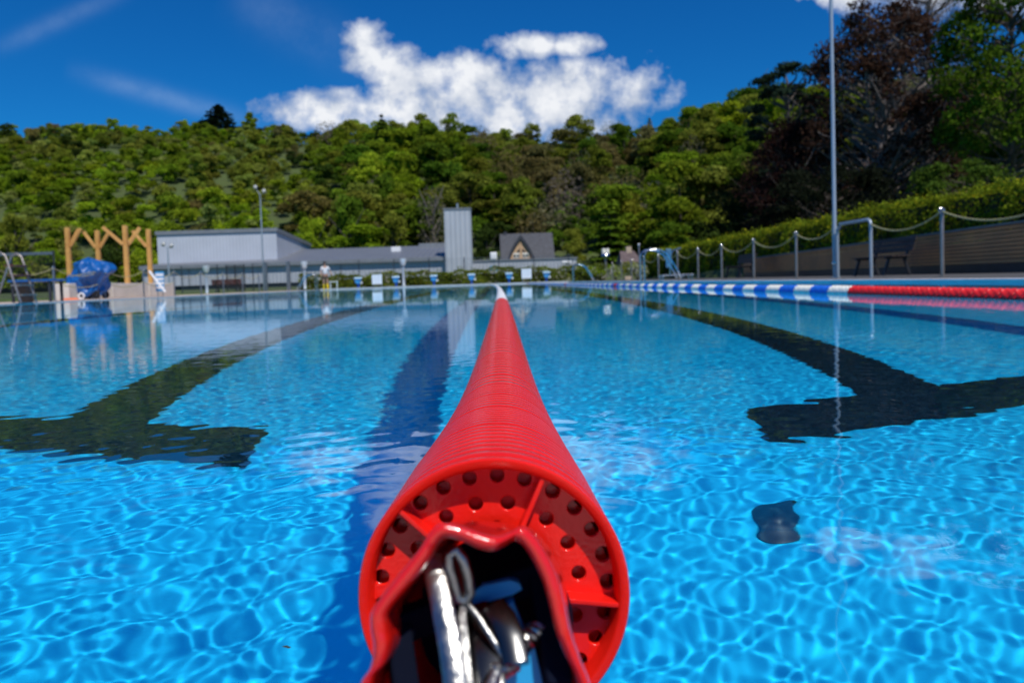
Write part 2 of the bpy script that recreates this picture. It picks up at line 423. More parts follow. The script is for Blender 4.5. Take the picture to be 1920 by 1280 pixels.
hill_tree(257, 240, 240, 'dec', 26, 'mid', 'ridge_tree', 'small lone bush on the ridge above the pale timber frame', G1)
hill_tree(487, 240, 238, 'twg', 34, 'grey', 'bare_tree', 'first leafless grey tree right of the ridge spruces', G1)
hill_tree(517, 234, 238, 'twg', 36, 'grey', 'bare_tree', 'taller leafless grey tree at the left end of the cloud', G1)
hill_tree(560, 243, 236, 'twg', 40, 'grey', 'bare_tree', 'low leafless tree on the ridge under the left cloud', G1)
hill_tree(675, 222, 200, 'dec', 66, 'mid', 'ridge_tree', 'pointed green ridge tree under the cloud’s left half', G1)
hill_tree(745, 224, 200, 'dec', 60, 'olive', 'ridge_tree', 'airy olive ridge tree between two denser green ones', G1)
hill_tree(795, 213, 200, 'dec', 66, 'olive', 'ridge_tree', 'tall broad olive tree at the highest wooded part of ridge', G1)
hill_tree(850, 212, 200, 'dec', 56, 'mid', 'ridge_tree', 'tall green ridge tree directly above the grey tower', G1)
hill_tree(905, 236, 196, 'twg', 46, 'brown', 'ridge_tree', 'brownish thin tree right of the tallest ridge trees', G1)
hill_tree(955, 240, 190, 'dec', 52, 'mid', 'ridge_tree', 'low green ridge tree above the chalet roof', G1)
hill_tree(1003, 232, 185, 'dec', 50, 'olive', 'ridge_tree', 'olive ridge tree below the middle of the cloud', G1)
hill_tree(1092, 214, 180, 'dec', 74, 'olive', 'ridge_tree', 'large brown green tree on ridge below the cloud right side', G1)
hill_tree(1155, 226, 180, 'twg', 56, 'brown', 'bare_tree', 'bare brown tree right of the large ridge tree', G1)
hill_tree(1222, 222, 180, 'con', 34, 'grey', 'larch_tree', 'pointed leafless larch at the right tip of the cloud', G1)
hill_tree(1262, 240, 176, 'twg', 40, 'brown', 'bare_tree', 'thin bare tree in the dip right of the larch', G1)
hill_tree(1338, 192, 150, 'dec', 96, 'mid', 'ridge_tree', 'broad domed green tree rising right of the cloud', G1)
hill_tree(1408, 178, 140, 'dec', 80, 'olive', 'ridge_tree', 'domed olive tree between the green dome and the cedar', G1)
hill_tree(588, 398, 92, 'dec', 78, 'bright', 'round_tree', 'bright green round tree behind the sloping hall roof end', G2)
hill_tree(655, 368, 96, 'dec', 92, 'deep', 'round_tree', 'deep green round tree between hall and grey tower', G2)
hill_tree(735, 380, 98, 'dec', 76, 'olive', 'round_tree', 'olive tree behind the low roof left of grey tower', G2)
hill_tree(810, 345, 100, 'twg', 60, 'grey', 'bare_tree', 'leafless birch like tree behind grey tower', G2)
hill_tree(1142, 370, 84, 'ced', 92, 'deep', 'conifer_tree', 'broad layered conifer standing right of the chalet', G2)
hill_tree(910, 425, 96, 'dec', 60, 'dark', 'round_tree', 'dark small tree between grey tower and chalet', G2)
hill_tree(1075, 425, 96, 'dec', 60, 'olive', 'round_tree', 'low olive tree touching the right end of chalet roof', G2)
hill_tree(392, 392, 100, 'con', 44, 'dark', 'spruce_tree', 'dark spruce behind the hall roof', G2)
hill_tree(1215, 395, 100, 'dec', 80, 'mid', 'round_tree', 'green tree left of the brown roofed house', G2)
hill_tree(1345, 360, 95, 'dec', 90, 'dark', 'round_tree', 'dark tree right of the brown roofed house', G2)
hill_tree(25, 400, 90, 'dec', 90, 'olive', 'round_tree', 'olive tree behind the net fence at far left', G2)
hill_tree(215, 430, 92, 'dec', 80, 'dark', 'round_tree', 'dark tree behind the timber posts', G2)

# the wood and scrub on the hillside (one mass)
W_, C_ = [], []
y = 82.
tn = lambda x, y, s, o: noise.noise(Vector((x*s, y*s, o)))
while y < 272:
    t = -.80
    while t < .72:
        scrub = t < -.19 + .05*tn(t*40, y, .05, 3)
        sp = 4.3 if scrub else 6.3
        x = t * y + rf.uniform(-.7, .7) * sp; yy = y + rf.uniform(-.8, .8) * sp
        t += sp / y
        if yy > 99 + float(hmax(x/yy)) / .37 + 9: continue
        if yy < 104 and -6 < x < 14: continue
        if yy < 90 and -52 < x < 8: continue
        if any((x-a)**2 + (yy-b)**2 < (w*.8)**2 for a, b, w in IND): continue
        z = float(ground(x, yy)) - .3
        q1 = tn(x, yy, .028, 1.) + .35*tn(x, yy, .1, 9.); q2 = rf.random()
        if scrub:
            big = rf.random() < .16
            pr = DEC[rf.integers(7)] if big else SHR[rf.integers(5)]
            c = 'bright' if q1 > .05 else ('mid' if q1 > -.2 else 'olive')
            if q2 < .05: c = 'dark'
            elif q2 < .09: c = 'brown'
            elif q2 < .26: c = 'pale'
            elif q2 < .40: c = 'mid'
            s = rf.uniform(.75, 1.35) * (.62 if big else 1.15); sz = s * rf.uniform(.7, 1.1) * (1 if big else .95)
        else:
            if q2 < .15: pr = TWG[rf.integers(4)]; c = 'brown' if rf.random() < .6 else 'grey'
            elif q2 < .19 and t < .15: pr = CON[rf.integers(3)]; c = 'dark'
            else:
                pr = DEC[rf.integers(7)]
                c = 'bright' if q1 > .22 else ('mid' if q1 > -.02 else ('olive' if q1 > -.26 else 'brown'))
                if rf.random() < .2: c = 'deep'
                if rf.random() < .1: c = 'olive'
            s = rf.uniform(.7, 1.45); sz = rf.uniform(.65, 1.1)
            if yy > 99 + float(hmax(x/yy)) / .37 - 22: sz *= .6; s *= .8
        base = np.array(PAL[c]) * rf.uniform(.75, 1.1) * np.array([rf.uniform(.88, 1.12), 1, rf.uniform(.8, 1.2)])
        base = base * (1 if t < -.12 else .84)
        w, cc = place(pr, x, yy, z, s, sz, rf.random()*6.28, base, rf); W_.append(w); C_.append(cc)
        if not scrub:
            w, cc = place(SHR[rf.integers(5)], x + rf.uniform(-3, 3), yy - rf.uniform(1, 3), z, 1.3, 1.1, rf.random()*6, np.array(PAL['deep' if rf.random() < .5 else 'dark']), rf); W_.append(w); C_.append(cc)
            tq = trunkquads(x, yy, z, 7*sz, .22); W_.append(tq); C_.append(np.tile([[.12, .10, .08]], (4, 1)))
    y += 4.3 if y < 120 else 5.0
W_ = np.concatenate(W_); C_ = np.concatenate(C_); print('forest quads', len(W_))
fo = npmesh('hillside_wood', W_.reshape(-1, 3), np.arange(len(W_)*4).reshape(-1, 4), M['leaf'], None, C_)
tag(fo, 'spring green scrub and woodland covering the whole hillside behind the pool', 'woodland', kind='stuff')

# ------------------------------------------------------------------ big trees on the right
def limb_pts(a, b, r, bend=.12, n=6):
    a = np.array(a, float); b = np.array(b, float); L0 = np.linalg.norm(b - a)
    off = r.normal(size=3) * bend * L0; off[2] = -abs(off[2]) * .6
    return [a + (b - a)*t + off*math.sin(PI*t) for t in np.linspace(0, 1, n)]
def big_tree(name, base, H, env, nl, lobeR, per, size, c, label, barkm, crown_lo=.2, twigs=5, tr=.35, seed=1, flat=.8, group=None, jit=.8, cvar=.25, shell=.2):
    r = np.random.default_rng(seed)
    t = thing(name, base, label, 'tree', group)
    mb = MB(); mb.tube([(0, 0, -.5), (.15, 0, H*.2), (0, .1, H*.45), (.2, 0, H*.75), (.1, 0, H*.93)], [tr, tr*.8, tr*.6, tr*.28, tr*.08], 10)
    lb = []
    for i in range(nl):
        h = crown_lo + (1 - crown_lo) * (i + r.random()) / nl; w = env(h)
        a = r.uniform(0, 2*PI); rr = w * (.35 + .65*math.sqrt(r.random()))
        lb.append((rr*math.cos(a), rr*math.sin(a), h*H, lobeR * r.uniform(.7, 1.25)))
    lb = np.array(lb)
    for (x, y_, z, R0) in lb:
        h0 = max(H*.12, z - math.hypot(x, y_) * r.uniform(.5, 1.0))
        pts = limb_pts((.1, 0, h0), (x, y_, z), r); rad = tr * .30
        mb.tube(pts, list(np.linspace(rad, rad*.22, len(pts))), 6)
        for k in range(twigs):
            s0 = pts[r.integers(2, len(pts))]; d = unit(r.normal(size=3) + np.array([x, y_, 0]) * .15 + np.array([0, 0, .6]))
            mb.tube([s0, s0 + d*R0*.6 + r.normal(size=3)*.1, s0 + d*R0*1.3 + r.normal(size=3)*.15], [rad*.22, rad*.13, rad*.05], 4)
    mb.build('trunk', barkm, t)
    if per:
        p, nn, l = lobes_leaves(lb, per, size, r, flat=flat, jit=jit, shell=shell)
        qd = leafquads(p, nn, r.uniform(.6, 1.4, len(p)) * size, r)
        cc = np.clip(np.array(c)[None] * (r.uniform(1-cvar, 1+cvar, nl)[l] * r.uniform(.7, 1.35, len(p)))[:, None], 0, 1)
        npmesh('crown', qd.reshape(-1, 3), np.arange(len(qd)*4).reshape(-1, 4), M['leaf'], t, cc)
    return t
def gz(x, y): return float(ground(x, y))
def bt(px, Y): x = at(px, 400, Y).x; return Vector((x, Y, gz(x, Y) - .3))
def ell(w, lo=.5, up=.55): return lambda h: w * math.sqrt(max(.02, 1 - ((h - lo) / up) ** 2))
b = bt(1655, 45); H = at(1650, 22, 45).z - b.z
big_tree('copper_beech_tree', b, H, ell(4.6, .42, .6), 150, 1.05, 150, .17, (.056, .030, .020), 'large copper beech with dark red leaves behind the hedge', M['greybark'], .05, 7, .42, 21, cvar=.35)
b = bt(1500, 50)
big_tree('copper_beech_tree', b, at(1500, 250, 50).z - b.z, ell(3.8, .4, .62), 80, 1.1, 150, .18, (.030, .015, .013), 'lower dark purple beech beside the layered cedar', M['bark'], .04, 4, .3, 23, cvar=.35)
b = bt(1893, 36); H = at(1893, -60, 36).z - b.z
big_tree('maple_tree', b, H, ell(3.0, .58, .5), 100, .85, 150, .17, (.085, .150, .012), 'tall leafy green tree at the right edge of the photo', M['bark'], .2, 4, .22, 31, cvar=.3)
b = bt(1740, 62); H = at(1735, -40, 62).z - b.z
big_tree('bare_tree', b, H, ell(4.6, .72, .4), 90, 1.3, 0, .1, (0, 0, 0), 'tall leafless tree whose grey twigs show above the beech', M['greybark'], .4, 16, .3, 41)
b = bt(1478, 60); H = at(1470, 128, 60).z - b.z
big_tree('cedar_tree', b, H, ell(3.0, .55, .55), 70, .95, 150, .22, (.030, .050, .030), 'tall dark blue green cedar left of the copper beech', M['bark'], .1, 3, .35, 51, flat=.42, jit=.5)
b = bt(1400, 66); H = at(1400, 350, 66).z - b.z
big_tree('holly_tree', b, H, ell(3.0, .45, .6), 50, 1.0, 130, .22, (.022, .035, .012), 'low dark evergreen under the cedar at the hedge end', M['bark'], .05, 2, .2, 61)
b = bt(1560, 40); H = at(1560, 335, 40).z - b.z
big_tree('shade_shrub', b, H, ell(3.6, .4, .7), 60, .9, 140, .17, (.014, .018, .010), 'added shrub mass beneath the beech with its shade put into near black leaves', M['bark'], .03, 2, .2, 63)  # understorey added, leaf colour carries the shade under the beech
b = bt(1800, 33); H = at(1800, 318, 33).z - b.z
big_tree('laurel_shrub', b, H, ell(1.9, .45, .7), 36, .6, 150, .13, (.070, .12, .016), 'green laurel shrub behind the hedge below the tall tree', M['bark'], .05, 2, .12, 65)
b = bt(1905, 50); H = at(1905, 230, 50).z - b.z
big_tree('hazel_shrub', b, H, ell(4.2, .45, .7), 60, 1.0, 130, .2, (.085, .13, .025), 'pale green hazel behind the trunk at the right edge', M['bark'], .05, 2, .15, 66)
b = bt(1730, 56); H = at(1730, 200, 56).z - b.z
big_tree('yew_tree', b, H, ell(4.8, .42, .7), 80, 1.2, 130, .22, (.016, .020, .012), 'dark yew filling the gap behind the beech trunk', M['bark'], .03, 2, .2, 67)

# ------------------------------------------------------------------ hedges
def hedge(name, segs, thick, dens, size, c, label, blossom=0, seed=5, zb=lambda x, y: -.05, along='Y', xpos=11.2, hvar=.08):
    r = np.random.default_rng(seed); t = thing(name, (0, 0, 0), label, 'hedge')
    P, Nn, S = [], [], []
    mb = MB()
    for (a, b_, hA, hB, d, sz) in segs:
        L0 = b_ - a; n = int(d * L0 * (thick + hA * 1.4))
        u = r.uniform(a, b_, n); hh = np.interp(u, [a, b_], [hA, hB])
        bump_ = hvar * (np.sin(u*2.3) + np.sin(u*.9 + 1) + .7*np.sin(u*5.1))
        side = r.random(n) < hA * 1.25 / (thick + hA * 1.25)
        w = np.where(side, r.normal(0, .05, n) - .04 + .07*np.sin(u*3.1), r.uniform(-.02, thick, n))
        z = np.where(side, r.uniform(0, 1, n) * (hh + bump_), hh + bump_ + r.normal(0, .05, n) + (r.random(n) < .06) * r.uniform(0, .22, n))
        w = np.where(side, w + .10*np.sin(z*4 + u*2), w)
        n1 = np.where(side[:, None], np.array([[-1, 0, .35]]), np.array([[-.1, 0, 1]])) + .6*r.normal(size=(n, 3))
        P.append(np.stack([w, u, z], 1)); Nn.append(n1); S.append(r.uniform(.65, 1.35, n) * sz)
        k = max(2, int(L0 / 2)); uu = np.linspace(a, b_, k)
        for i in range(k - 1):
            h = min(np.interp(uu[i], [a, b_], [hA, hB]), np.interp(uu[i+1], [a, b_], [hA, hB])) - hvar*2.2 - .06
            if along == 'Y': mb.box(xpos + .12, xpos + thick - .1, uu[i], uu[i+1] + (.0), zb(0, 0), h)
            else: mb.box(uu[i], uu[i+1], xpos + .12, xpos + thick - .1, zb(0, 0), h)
    P = np.concatenate(P); Nn = np.concatenate(Nn); S = np.concatenate(S)
    if along == 'Y': P = P + np.array([xpos, 0, 0])
    else: P = P[:, [1, 0, 2]] + np.array([0, xpos, 0]); Nn = Nn[:, [1, 0, 2]]
    qd = leafquads(P, Nn, S, r)
    cl = np.sin(P[:, 1]*1.7 + P[:, 0])*.15 + np.sin(P[:, 1]*4.3 + P[:, 2]*3 + P[:, 0]*5)*.15
    cc = np.array(c)[None] * ((1 + cl) * r.uniform(.6, 1.4, len(P)))[:, None]
    yl = r.random(len(P)) < .12; cc[yl] *= np.array([1.7, 1.25, .9])
    if blossom:
        bl = (r.random(len(P)) < blossom) & (np.sin(P[:, 0]*1.9 + 2)*np.sin(P[:, 0]*.7) > -.1); cc[bl] = np.array([.5, .48, .40])
    npmesh('foliage', qd.reshape(-1, 3), np.arange(len(qd)*4).reshape(-1, 4), M['leaf'], t, np.clip(cc, 0, 1))
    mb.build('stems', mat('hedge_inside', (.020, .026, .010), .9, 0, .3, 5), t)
hedge('hedge', [(1, 10, 1.95, 1.95, 260, .07), (10, 22, 1.95, 1.93, 420, .062), (22, 36, 1.93, 1.9, 260, .08), (36, 54, 1.9, 1.85, 150, .11)], 1.5, 1, .06,
      (.190, .240, .016), 'long clipped green hedge above the timber wall on the right', xpos=11.15, hvar=.045)
hedge('low_hedge', [(-13.5, -4, .95, .95, 240, .11), (-4, 8.2, 1.0, 1.1, 240, .11)], 1.2, 1, .11,
      (.12, .165, .022), 'low white flowering hedge behind the starting blocks', blossom=.10, along='X', xpos=53.6, seed=9)

# ------------------------------------------------------------------ timber retaining wall (right)
pm = mat('weathered_planks', (.90, .36, .13), .75, 0, .3, 1.2, bump=.4, c2=(.52, .23, .10))
t = thing('timber_wall', (10.5, 0, 0), 'weathered brown plank retaining wall below the hedge on the right', 'wall')
mb = MB()
def wtop(y): return float(np.interp(y, [0, 14.5, 31], [1.12, 1.0, .74]))
ny = 8
rw = random.Random(3)
for i in range(9):
    y = 1.0 + rw.random()
    while y < 31:
        y2 = min(y + rw.uniform(3, 5), 31.2)
        f0, f1 = i / 9, (i + 1) / 9
        o = rw.uniform(0, .012)
        vs = []
        for yy in (y + .004, y2 - .004):
            lo = .22 + (wtop(yy) - .22) * f0 + .009; hi = .22 + (wtop(yy) - .22) * f1 - .009
            vs += [(-o, yy, lo), (-o, yy, hi), (.05, yy, hi), (.05, yy, lo)]
        mb.add(vs, [(0, 1, 2, 3), (7, 6, 5, 4), (0, 4, 5, 1), (1, 5, 6, 2), (2, 6, 7, 3), (3, 7, 4, 0)])
        y = y2
mb.build('planks', pm, t)
mb = MB()
for y in np.arange(1, 31, 2.0):
    vs = []
    for yy in (y, min(y + 1.996, 31.2)):
        h = wtop(yy); vs += [(-.04, yy, h + .004), (-.04, yy, h + .05), (.16, yy, h + .05), (.16, yy, h + .004)]
    mb.add(vs, [(0, 1, 2, 3), (7, 6, 5, 4), (0, 4, 5, 1), (1, 5, 6, 2), (2, 6, 7, 3), (3, 7, 4, 0)])
mb.build('cap_board', mat('grey_cap', (.24, .22, .20), .8, 0, .2, 3), t)
MB().box(.02, .3, 1, 31.2, 0, .222).build('plinth', M['dark'], t)
MB().box(.056, .2, 1, 31.2, .224, .70).build('backing', M['dark'], t)

# ------------------------------------------------------------------ rope posts
def post(loc, h, label, group, m):
    t = thing('rope_post', loc, label, 'post', group)
    MB().lathe([(.03, 0), (.03, h), (.026, h+.012), (.001, h+.016)], 14).build('pole', m, t)
    MB().lathe([(.001, -.005), (.07, -.003), (.07, .012), (.031, .016)], 18).build('base_plate', m, t)
    mb = MB(); mb.tube([(.045*math.cos(a)*1, .0, h - .02 + .045*math.sin(a)) for a in np.linspace(0, 2*PI, 14)[:-1]], .006, 6, closed=True)
    mb.tube([(0, .045*math.cos(a), h - .03 + .045*math.sin(a)) for a in np.linspace(0, 2*PI, 14)[:-1]], .006, 6, closed=True)
    mb.build('ring', M['steel'], t)
    return t
def sag_rope(a, b, d, label, group):
    a = Vector(a); b = Vector(b)
    pts = [a.lerp(b, t) - Vector((0, 0, 4*d*t*(1-t))) for t in np.linspace(0, 1, 17)]
    o = MB().tube(pts, .014, 8).build('barrier_rope', M['rope'], None, origin=a)
    tag(o, label, 'rope', group)
ORD = ['first', 'second', 'third', 'fourth', 'fifth', 'sixth', 'seventh', 'eighth', 'ninth', 'tenth']
GP = 'steel rope posts on the right deck'; GR = 'sagging barrier ropes on the right deck'
RX = 7.0; H_ = 1.05
ry = [8.8, 11.6, 13.8, 15.26, 17.2, 20.0, 22.8, 25.4, 28.2, 31.4, 34.4, 37.4, 40.3, 43.2]
p0 = post((RX, 11.6, DECKZ), H_, 'nearest steel rope post, right of the goalpost shaped rail', GP, M['dsteel'])
dup(p0, (RX, 8.8, DECKZ), 'steel rope post just outside the right edge of view', GP)
for i, y in enumerate(ry[4:]):
    dup(p0, (RX, y, DECKZ), '%s steel rope post beyond the tall pole on the right deck' % ORD[i], GP)
zt = DECKZ + H_ - .03
sag_rope((RX, 8.8, zt), (RX, 11.6, zt), .24, 'barrier rope leaving the right edge of view over the plank wall', GR)
sag_rope((RX, 11.6, zt), (RX, 13.8, zt - .03), .2, 'barrier rope between nearest post and the bent rail', GR)
sag_rope((RX, 15.26, zt), (RX, 17.2, zt), .17, 'barrier rope between the tall pole and the first post beyond', GR)
for i in range(4, len(ry) - 1):
    sag_rope((RX, ry[i], zt), (RX, ry[i+1], zt), .24, 'barrier rope between %s and %s post beyond the tall pole' % (ORD[i-4], ORD[i-3]), GR)
# tall pole and bent rail
t = thing('tall_pole', (RX, 15.26, DECKZ), 'very tall thin galvanised pole rising out of the picture on the right deck', 'pole')
MB().lathe([(.048, 0), (.048, 1.05), (.040, 1.09), (.032, 9), (.001, 9.01)], 18).build('shaft', M['galv'], t)
MB().lathe([(.001, 0), (.11, .001), (.11, .018), (.054, .022)], 20).build('base_plate', M['galv'], t)
MB().lathe([(.06, .28), (.064, .29), (.064, .33), (.06, .34)], 18).build('clamp', M['steel'], t)
pts = [(RX, 15.14, DECKZ)] + [(RX, 15.14, DECKZ + .9)] + [(RX, 15.14 - .12*math.sin(a), DECKZ + .98 + .10*(1-math.cos(a))) for a in np.linspace(0, PI/2, 6)] + \
      [(RX, 13.92 - .12*math.sin(a), DECKZ + 1.08 - .10*(1-math.cos(a))) for a in np.linspace(0, PI/2, 6)] + [(RX, 13.8, DECKZ)]
o = MB().tube(pts, .03, 14).build('bent_rail', M['galv'], None, origin=(RX, 14.5, DECKZ)); tag(o, 'bent steel rail like a goalpost beside the tall pole', 'rail')

# left deck posts
GP2 = 'dark rope posts on the left deck'; GR2 = 'barrier ropes on the left deck'
LX = -13.6; ly = [18.0, 21.0, 24.0, 27.1, 30.1, 33.0, 36.0, 39.0, 42.0, 45.0]
p1 = post((LX, 24.0, DECKZ), H_, 'dark rope post at the near corner of the pale concrete blocks', GP2, M['postgrey'])
names = {27.1: 'dark rope post in front of the blue tarpaulin’s right side', 30.1: 'dark rope post before the gap in the concrete blocks', 33.0: 'dark rope post right of the striped board',
         36.0: 'dark rope post left of the first grey shower column', 39.0: 'dark rope post in front of the dark red bench', 42.0: 'dark rope post left of the dark mesh gate', 45.0: 'dark rope post near the floodlight mast',
         21.0: 'dark rope post beside the black bin', 18.0: 'dark rope post outside the left edge of view'}
for y in ly:
    if y != 24.0: dup(p1, (LX, y, DECKZ), names[y], GP2)
for i in range(len(ly) - 1):
    sag_rope((LX, ly[i], zt), (LX, ly[i+1], zt), .24, 'barrier rope in span %s from the left edge of the left deck' % ORD[i], GR2)
for i in range(2, 5):
    sag_rope((LX, ly[i], zt - .42), (LX, ly[i+1], zt - .42), .2, 'lower barrier rope in span %s from the left edge' % ORD[i], GR2)

# ------------------------------------------------------------------ benches (right)
def bench(loc, label, group, wm_, rz=0):
    t = thing('park_bench', loc, label, 'bench', group, rz)
    mb = MB()
    for i in range(4): mb.box(-.22 + i*.115, -.12 + i*.115, -.95, .95, .43, .465, bev=.006)
    mb.build('seat', wm_, t)
    mb = MB()
    for i in range(3):
        z = .56 + i*.115; x = .26 + i*.035
        mb.add([(x, -.95, z), (x+.03, -.95, z+.1), (x+.03, .95, z+.1), (x, .95, z), (x+.03, -.95, z-.005), (x+.06, -.95, z+.095), (x+.06, .95, z+.095), (x+.03, .95, z-.005)],
               [(0,1,2,3),(7,6,5,4),(0,4,5,1),(1,5,6,2),(2,6,7,3),(3,7,4,0)])
    mb.build('backrest', wm_, t)
    for y in (-.7, .7):
        mb = MB(); mb.beam((-.14, y, .42), (-.27, y, 0), .06, .06); mb.beam((.2, y, .42), (.34, y, 0), .06, .06)
        mb.beam((-.25, y, .405), (.28, y, .405), .06, .05); mb.beam((.24, y, .41), (.40, y, .86), .05, .05)
        mb.build('leg', M['dark'], t)
    return t
b0 = bench((9.3, 17.9, DECKZ), 'dark wooden bench on the right deck, the nearer one', 'benches on the right deck', M['bench'])
dup(b0, (9.3, 28.2, DECKZ), 'farther dark wooden bench at the end of the plank wall', 'benches on the right deck')

# ------------------------------------------------------------------ pool ladders and rails
def ladder(loc, label, group, rz=0, s=1.):
    t = thing('pool_ladder', loc, label, 'ladder', group, rz)
    for x in (-.28, .28):
        pts = [(x, .75, 0), (x, .75, .55)] + [(x, .55 + .2*math.cos(a), .75 + .22*math.sin(a)) for a in np.linspace(0, PI/2, 6)] + \
              [(x, .25, .93), (x, 0.05, .80), (x, -.28, .25), (x, -.36, 0), (x, -.38, -.9)]
        MB().tube(pts, .022, 10).build('handrail', M['steel'], t)
    for z in (.12, -.2, -.5):
        MB().box(-.26, .26, -.44, -.30, z, z+.03, bev=.005).build('tread', M['steel'], t)
    return t
l0 = ladder((XR+.15, 22.6, DECKZ), 'steel pool ladder with curved handrails on the right edge', 'pool ladders', -PI/2 + PI)
dup(l0, (XR+.15, 41.5, DECKZ), 'small far steel ladder near the right end of the low hedge', 'pool ladders')
dup(l0, (XL-.15, 46.5, DECKZ), 'steel pool ladder at far left corner beside the person', 'pool ladders', PI/2 + PI)
t = thing('chair_lift', (5.75, 23.4, DECKZ), 'steel pool lift with a blue seat panel beside the right ladder', 'pool lift')
MB().box(-.5, .5, -.25, .25, .16, .2, bev=.01).build('platform', M['steel'], t)
for x, y in ((-.45, -.2), (.45, -.2), (-.45, .2), (.45, .2)): MB().lathe([(.02, 0), (.02, .16)], 8, mtx=Matrix.Translation((x, y, 0)), caps=True).build('leg', M['steel'], t)
MB().box(-.30, -.12, .02, .08, .42, 1.0, bev=.02).build('seat_panel', mat('seat_blue', (.05, .16, .28), .5), t)
mb = MB(); mb.tube([(-.15, .12, .18), (-.15, .12, .75), (-.05, .12, .95), (.2, .12, 1.02)], .022, 8); mb.build('arm', M['steel'], t)
o = post((RX - .1, 34.9, DECKZ), 1.62, 'tall steel post with a ball top by the hedge end', None, M['dsteel']); o.name = 'tall_post'
MB().ball((0, 0, 1.66), .05).build('ball_top', M['white'], o)

# ------------------------------------------------------------------ starting blocks
def block(loc, label):
    t = thing('starting_block', loc, label, 'starting block', 'starting blocks at the far end of the pool')
    m = Matrix.Rotation(R_(10), 4, 'X')
    MB().box(-.24, .24, -.25, .27, .655, .70, m, bev=.01).build('platform', mat('pale_blue_top', (.40, .58, .68), .5), t)
    mb = MB(); mb.prism([(-.235, .64), (.235, .64), (.13, .30), (-.13, .30)], -.30, -.12); mb.build('front_panel', M['lblue'], t)
    mb = MB(); mb.box(-.06, .06, -.14, .10, 0, .58, bev=.01); mb.box(-.16, .16, -.2, .2, 0, .02); mb.build('pedestal', M['blue'], t)
    mb = MB(); mb.tube([(-.16, -.33, .52), (-.16, -.38, .46), (.16, -.38, .46), (.16, -.33, .52)], .012, 6); mb.build('grip_bar', M['steel'], t)
    MB().lathe([(.001, 0), (.07, .001), (.07, .02), (.001, .021)], 14, mtx=Matrix.Translation((.22, -.12, .36)) @ Matrix.Rotation(PI/2, 4, 'X')).build('number_disc', M['cream'], t)
    return t
bn = ['leftmost starting block, nearest the person', 'starting block just right of the left white board', 'starting block beside the third shower column',
      'starting block in front of the grey tower', 'starting block left of the right white board', 'rightmost starting block, right of the white board']
s0 = None
for i, xx in enumerate((-8.75, -6.25, -3.75, -1.25, 1.25, 3.75)):
    if s0 is None: s0 = block((xx, Y1 + .45, DECKZ + .02), bn[0])
    else: dup(s0, (xx, Y1 + .45, DECKZ + .02), bn[i])
def board(loc, label):
    t = thing('white_board', loc, label, 'board', 'white boards between the starting blocks')
    MB().box(-.33, .33, -.02, .02, .22, .86, bev=.008).build('panel', M['white'], t)
    mb = MB()
    for z in (.34, .5, .66, .80): mb.box(-.29, .29, -.026, -.021, z, z + .012)
    mb.build('ruled_lines', mat('pale_grey_line', (.5, .55, .6), .5), t)
    for x in (-.28, .28): MB().lathe([(.02, 0), (.02, .86)], 8, mtx=Matrix.Translation((x, .05, 0)), caps=True).build('leg', M['steel'], t)
    MB().ball((.22, 0, .93), .05).build('knob', M['steel'], t)
    return t
w0 = board((-7.5, Y1 + .3, DECKZ + .03), 'left white square board at the far pool end')
dup(w0, (2.42, Y1 + .3, DECKZ + .10), 'right white square board at the far pool end')

# ------------------------------------------------------------------ shower columns
def shower(loc, label, h=1.9):
    t = thing('shower_column', loc, label, 'shower', 'grey shower columns by the fence')
    MB().lathe([(.12, 0), (.12, .02), (.10, .04), (.085, h - .45), (.085, h-.44)], 18).build('column', M['galv'], t)
    MB().lathe([(.001, h-.50), (.15, h-.48), (.24, h-.20), (.24, h-.02), (.16, h), (.001, h+.005)], 20).build('head', mat('pale_head', (.55, .62, .66), .35, .2), t)
    MB().box(-.18, -.10, -.18, -.05, h-.62, h-.40, bev=.01).build('button_box', M['postgrey'], t)
    return t
p = at(388, 540, 52); a0 = shower((p.x, 52, .0), 'leftmost grey shower column behind the dark red bench')
p = at(572, 540, 52.5); dup(a0, (p.x, 52.5, .1), 'middle grey shower column left of the person')
p = at(757, 532, 53.0); dup(a0, (p.x, 53.0, .1), 'right grey shower column between starting blocks')

# ------------------------------------------------------------------ floodlight masts
def mast(px, top, Y, label, s=1.):
    b = at(px, 540, Y); H = at(px, top, Y).z
    x = at(px, top, Y).x; z0 = gz(x, Y)
    t = thing('floodlight_mast', (x, Y, z0), label, 'floodlight', 'floodlight masts')
    H -= z0
    MB().lathe([(.09*s, 0), (.085*s, H*.5), (.05*s, H*.94), (.001, H*.94+.01)], 14).build('mast', M['galv'], t)
    mb = MB(); mb.tube([(-.28, 0, H*.99), (0, 0, H*.93), (.30, 0, H*.95)], .03*s, 8); mb.build('cross_arm', M['galv'], t)
    for xx, zz in ((-.30, H*1.0), (.32, H*.96)):
        l = MB().box(-.15*s, .15*s, -.2, .05, -.16, .12, Matrix.Translation((xx, 0, zz)) @ Matrix.Rotation(R_(-30), 4, 'X'), bev=.03).build('lamp', mat('lamp_housing', (.35, .37, .36), .4, .2), t)
    return t
mast(487, 352, 58, 'tall floodlight mast in front of the big grey hall', .75)
mast(314, 458, 60, 'shorter twin lamp mast at the left end of the hall', .8)

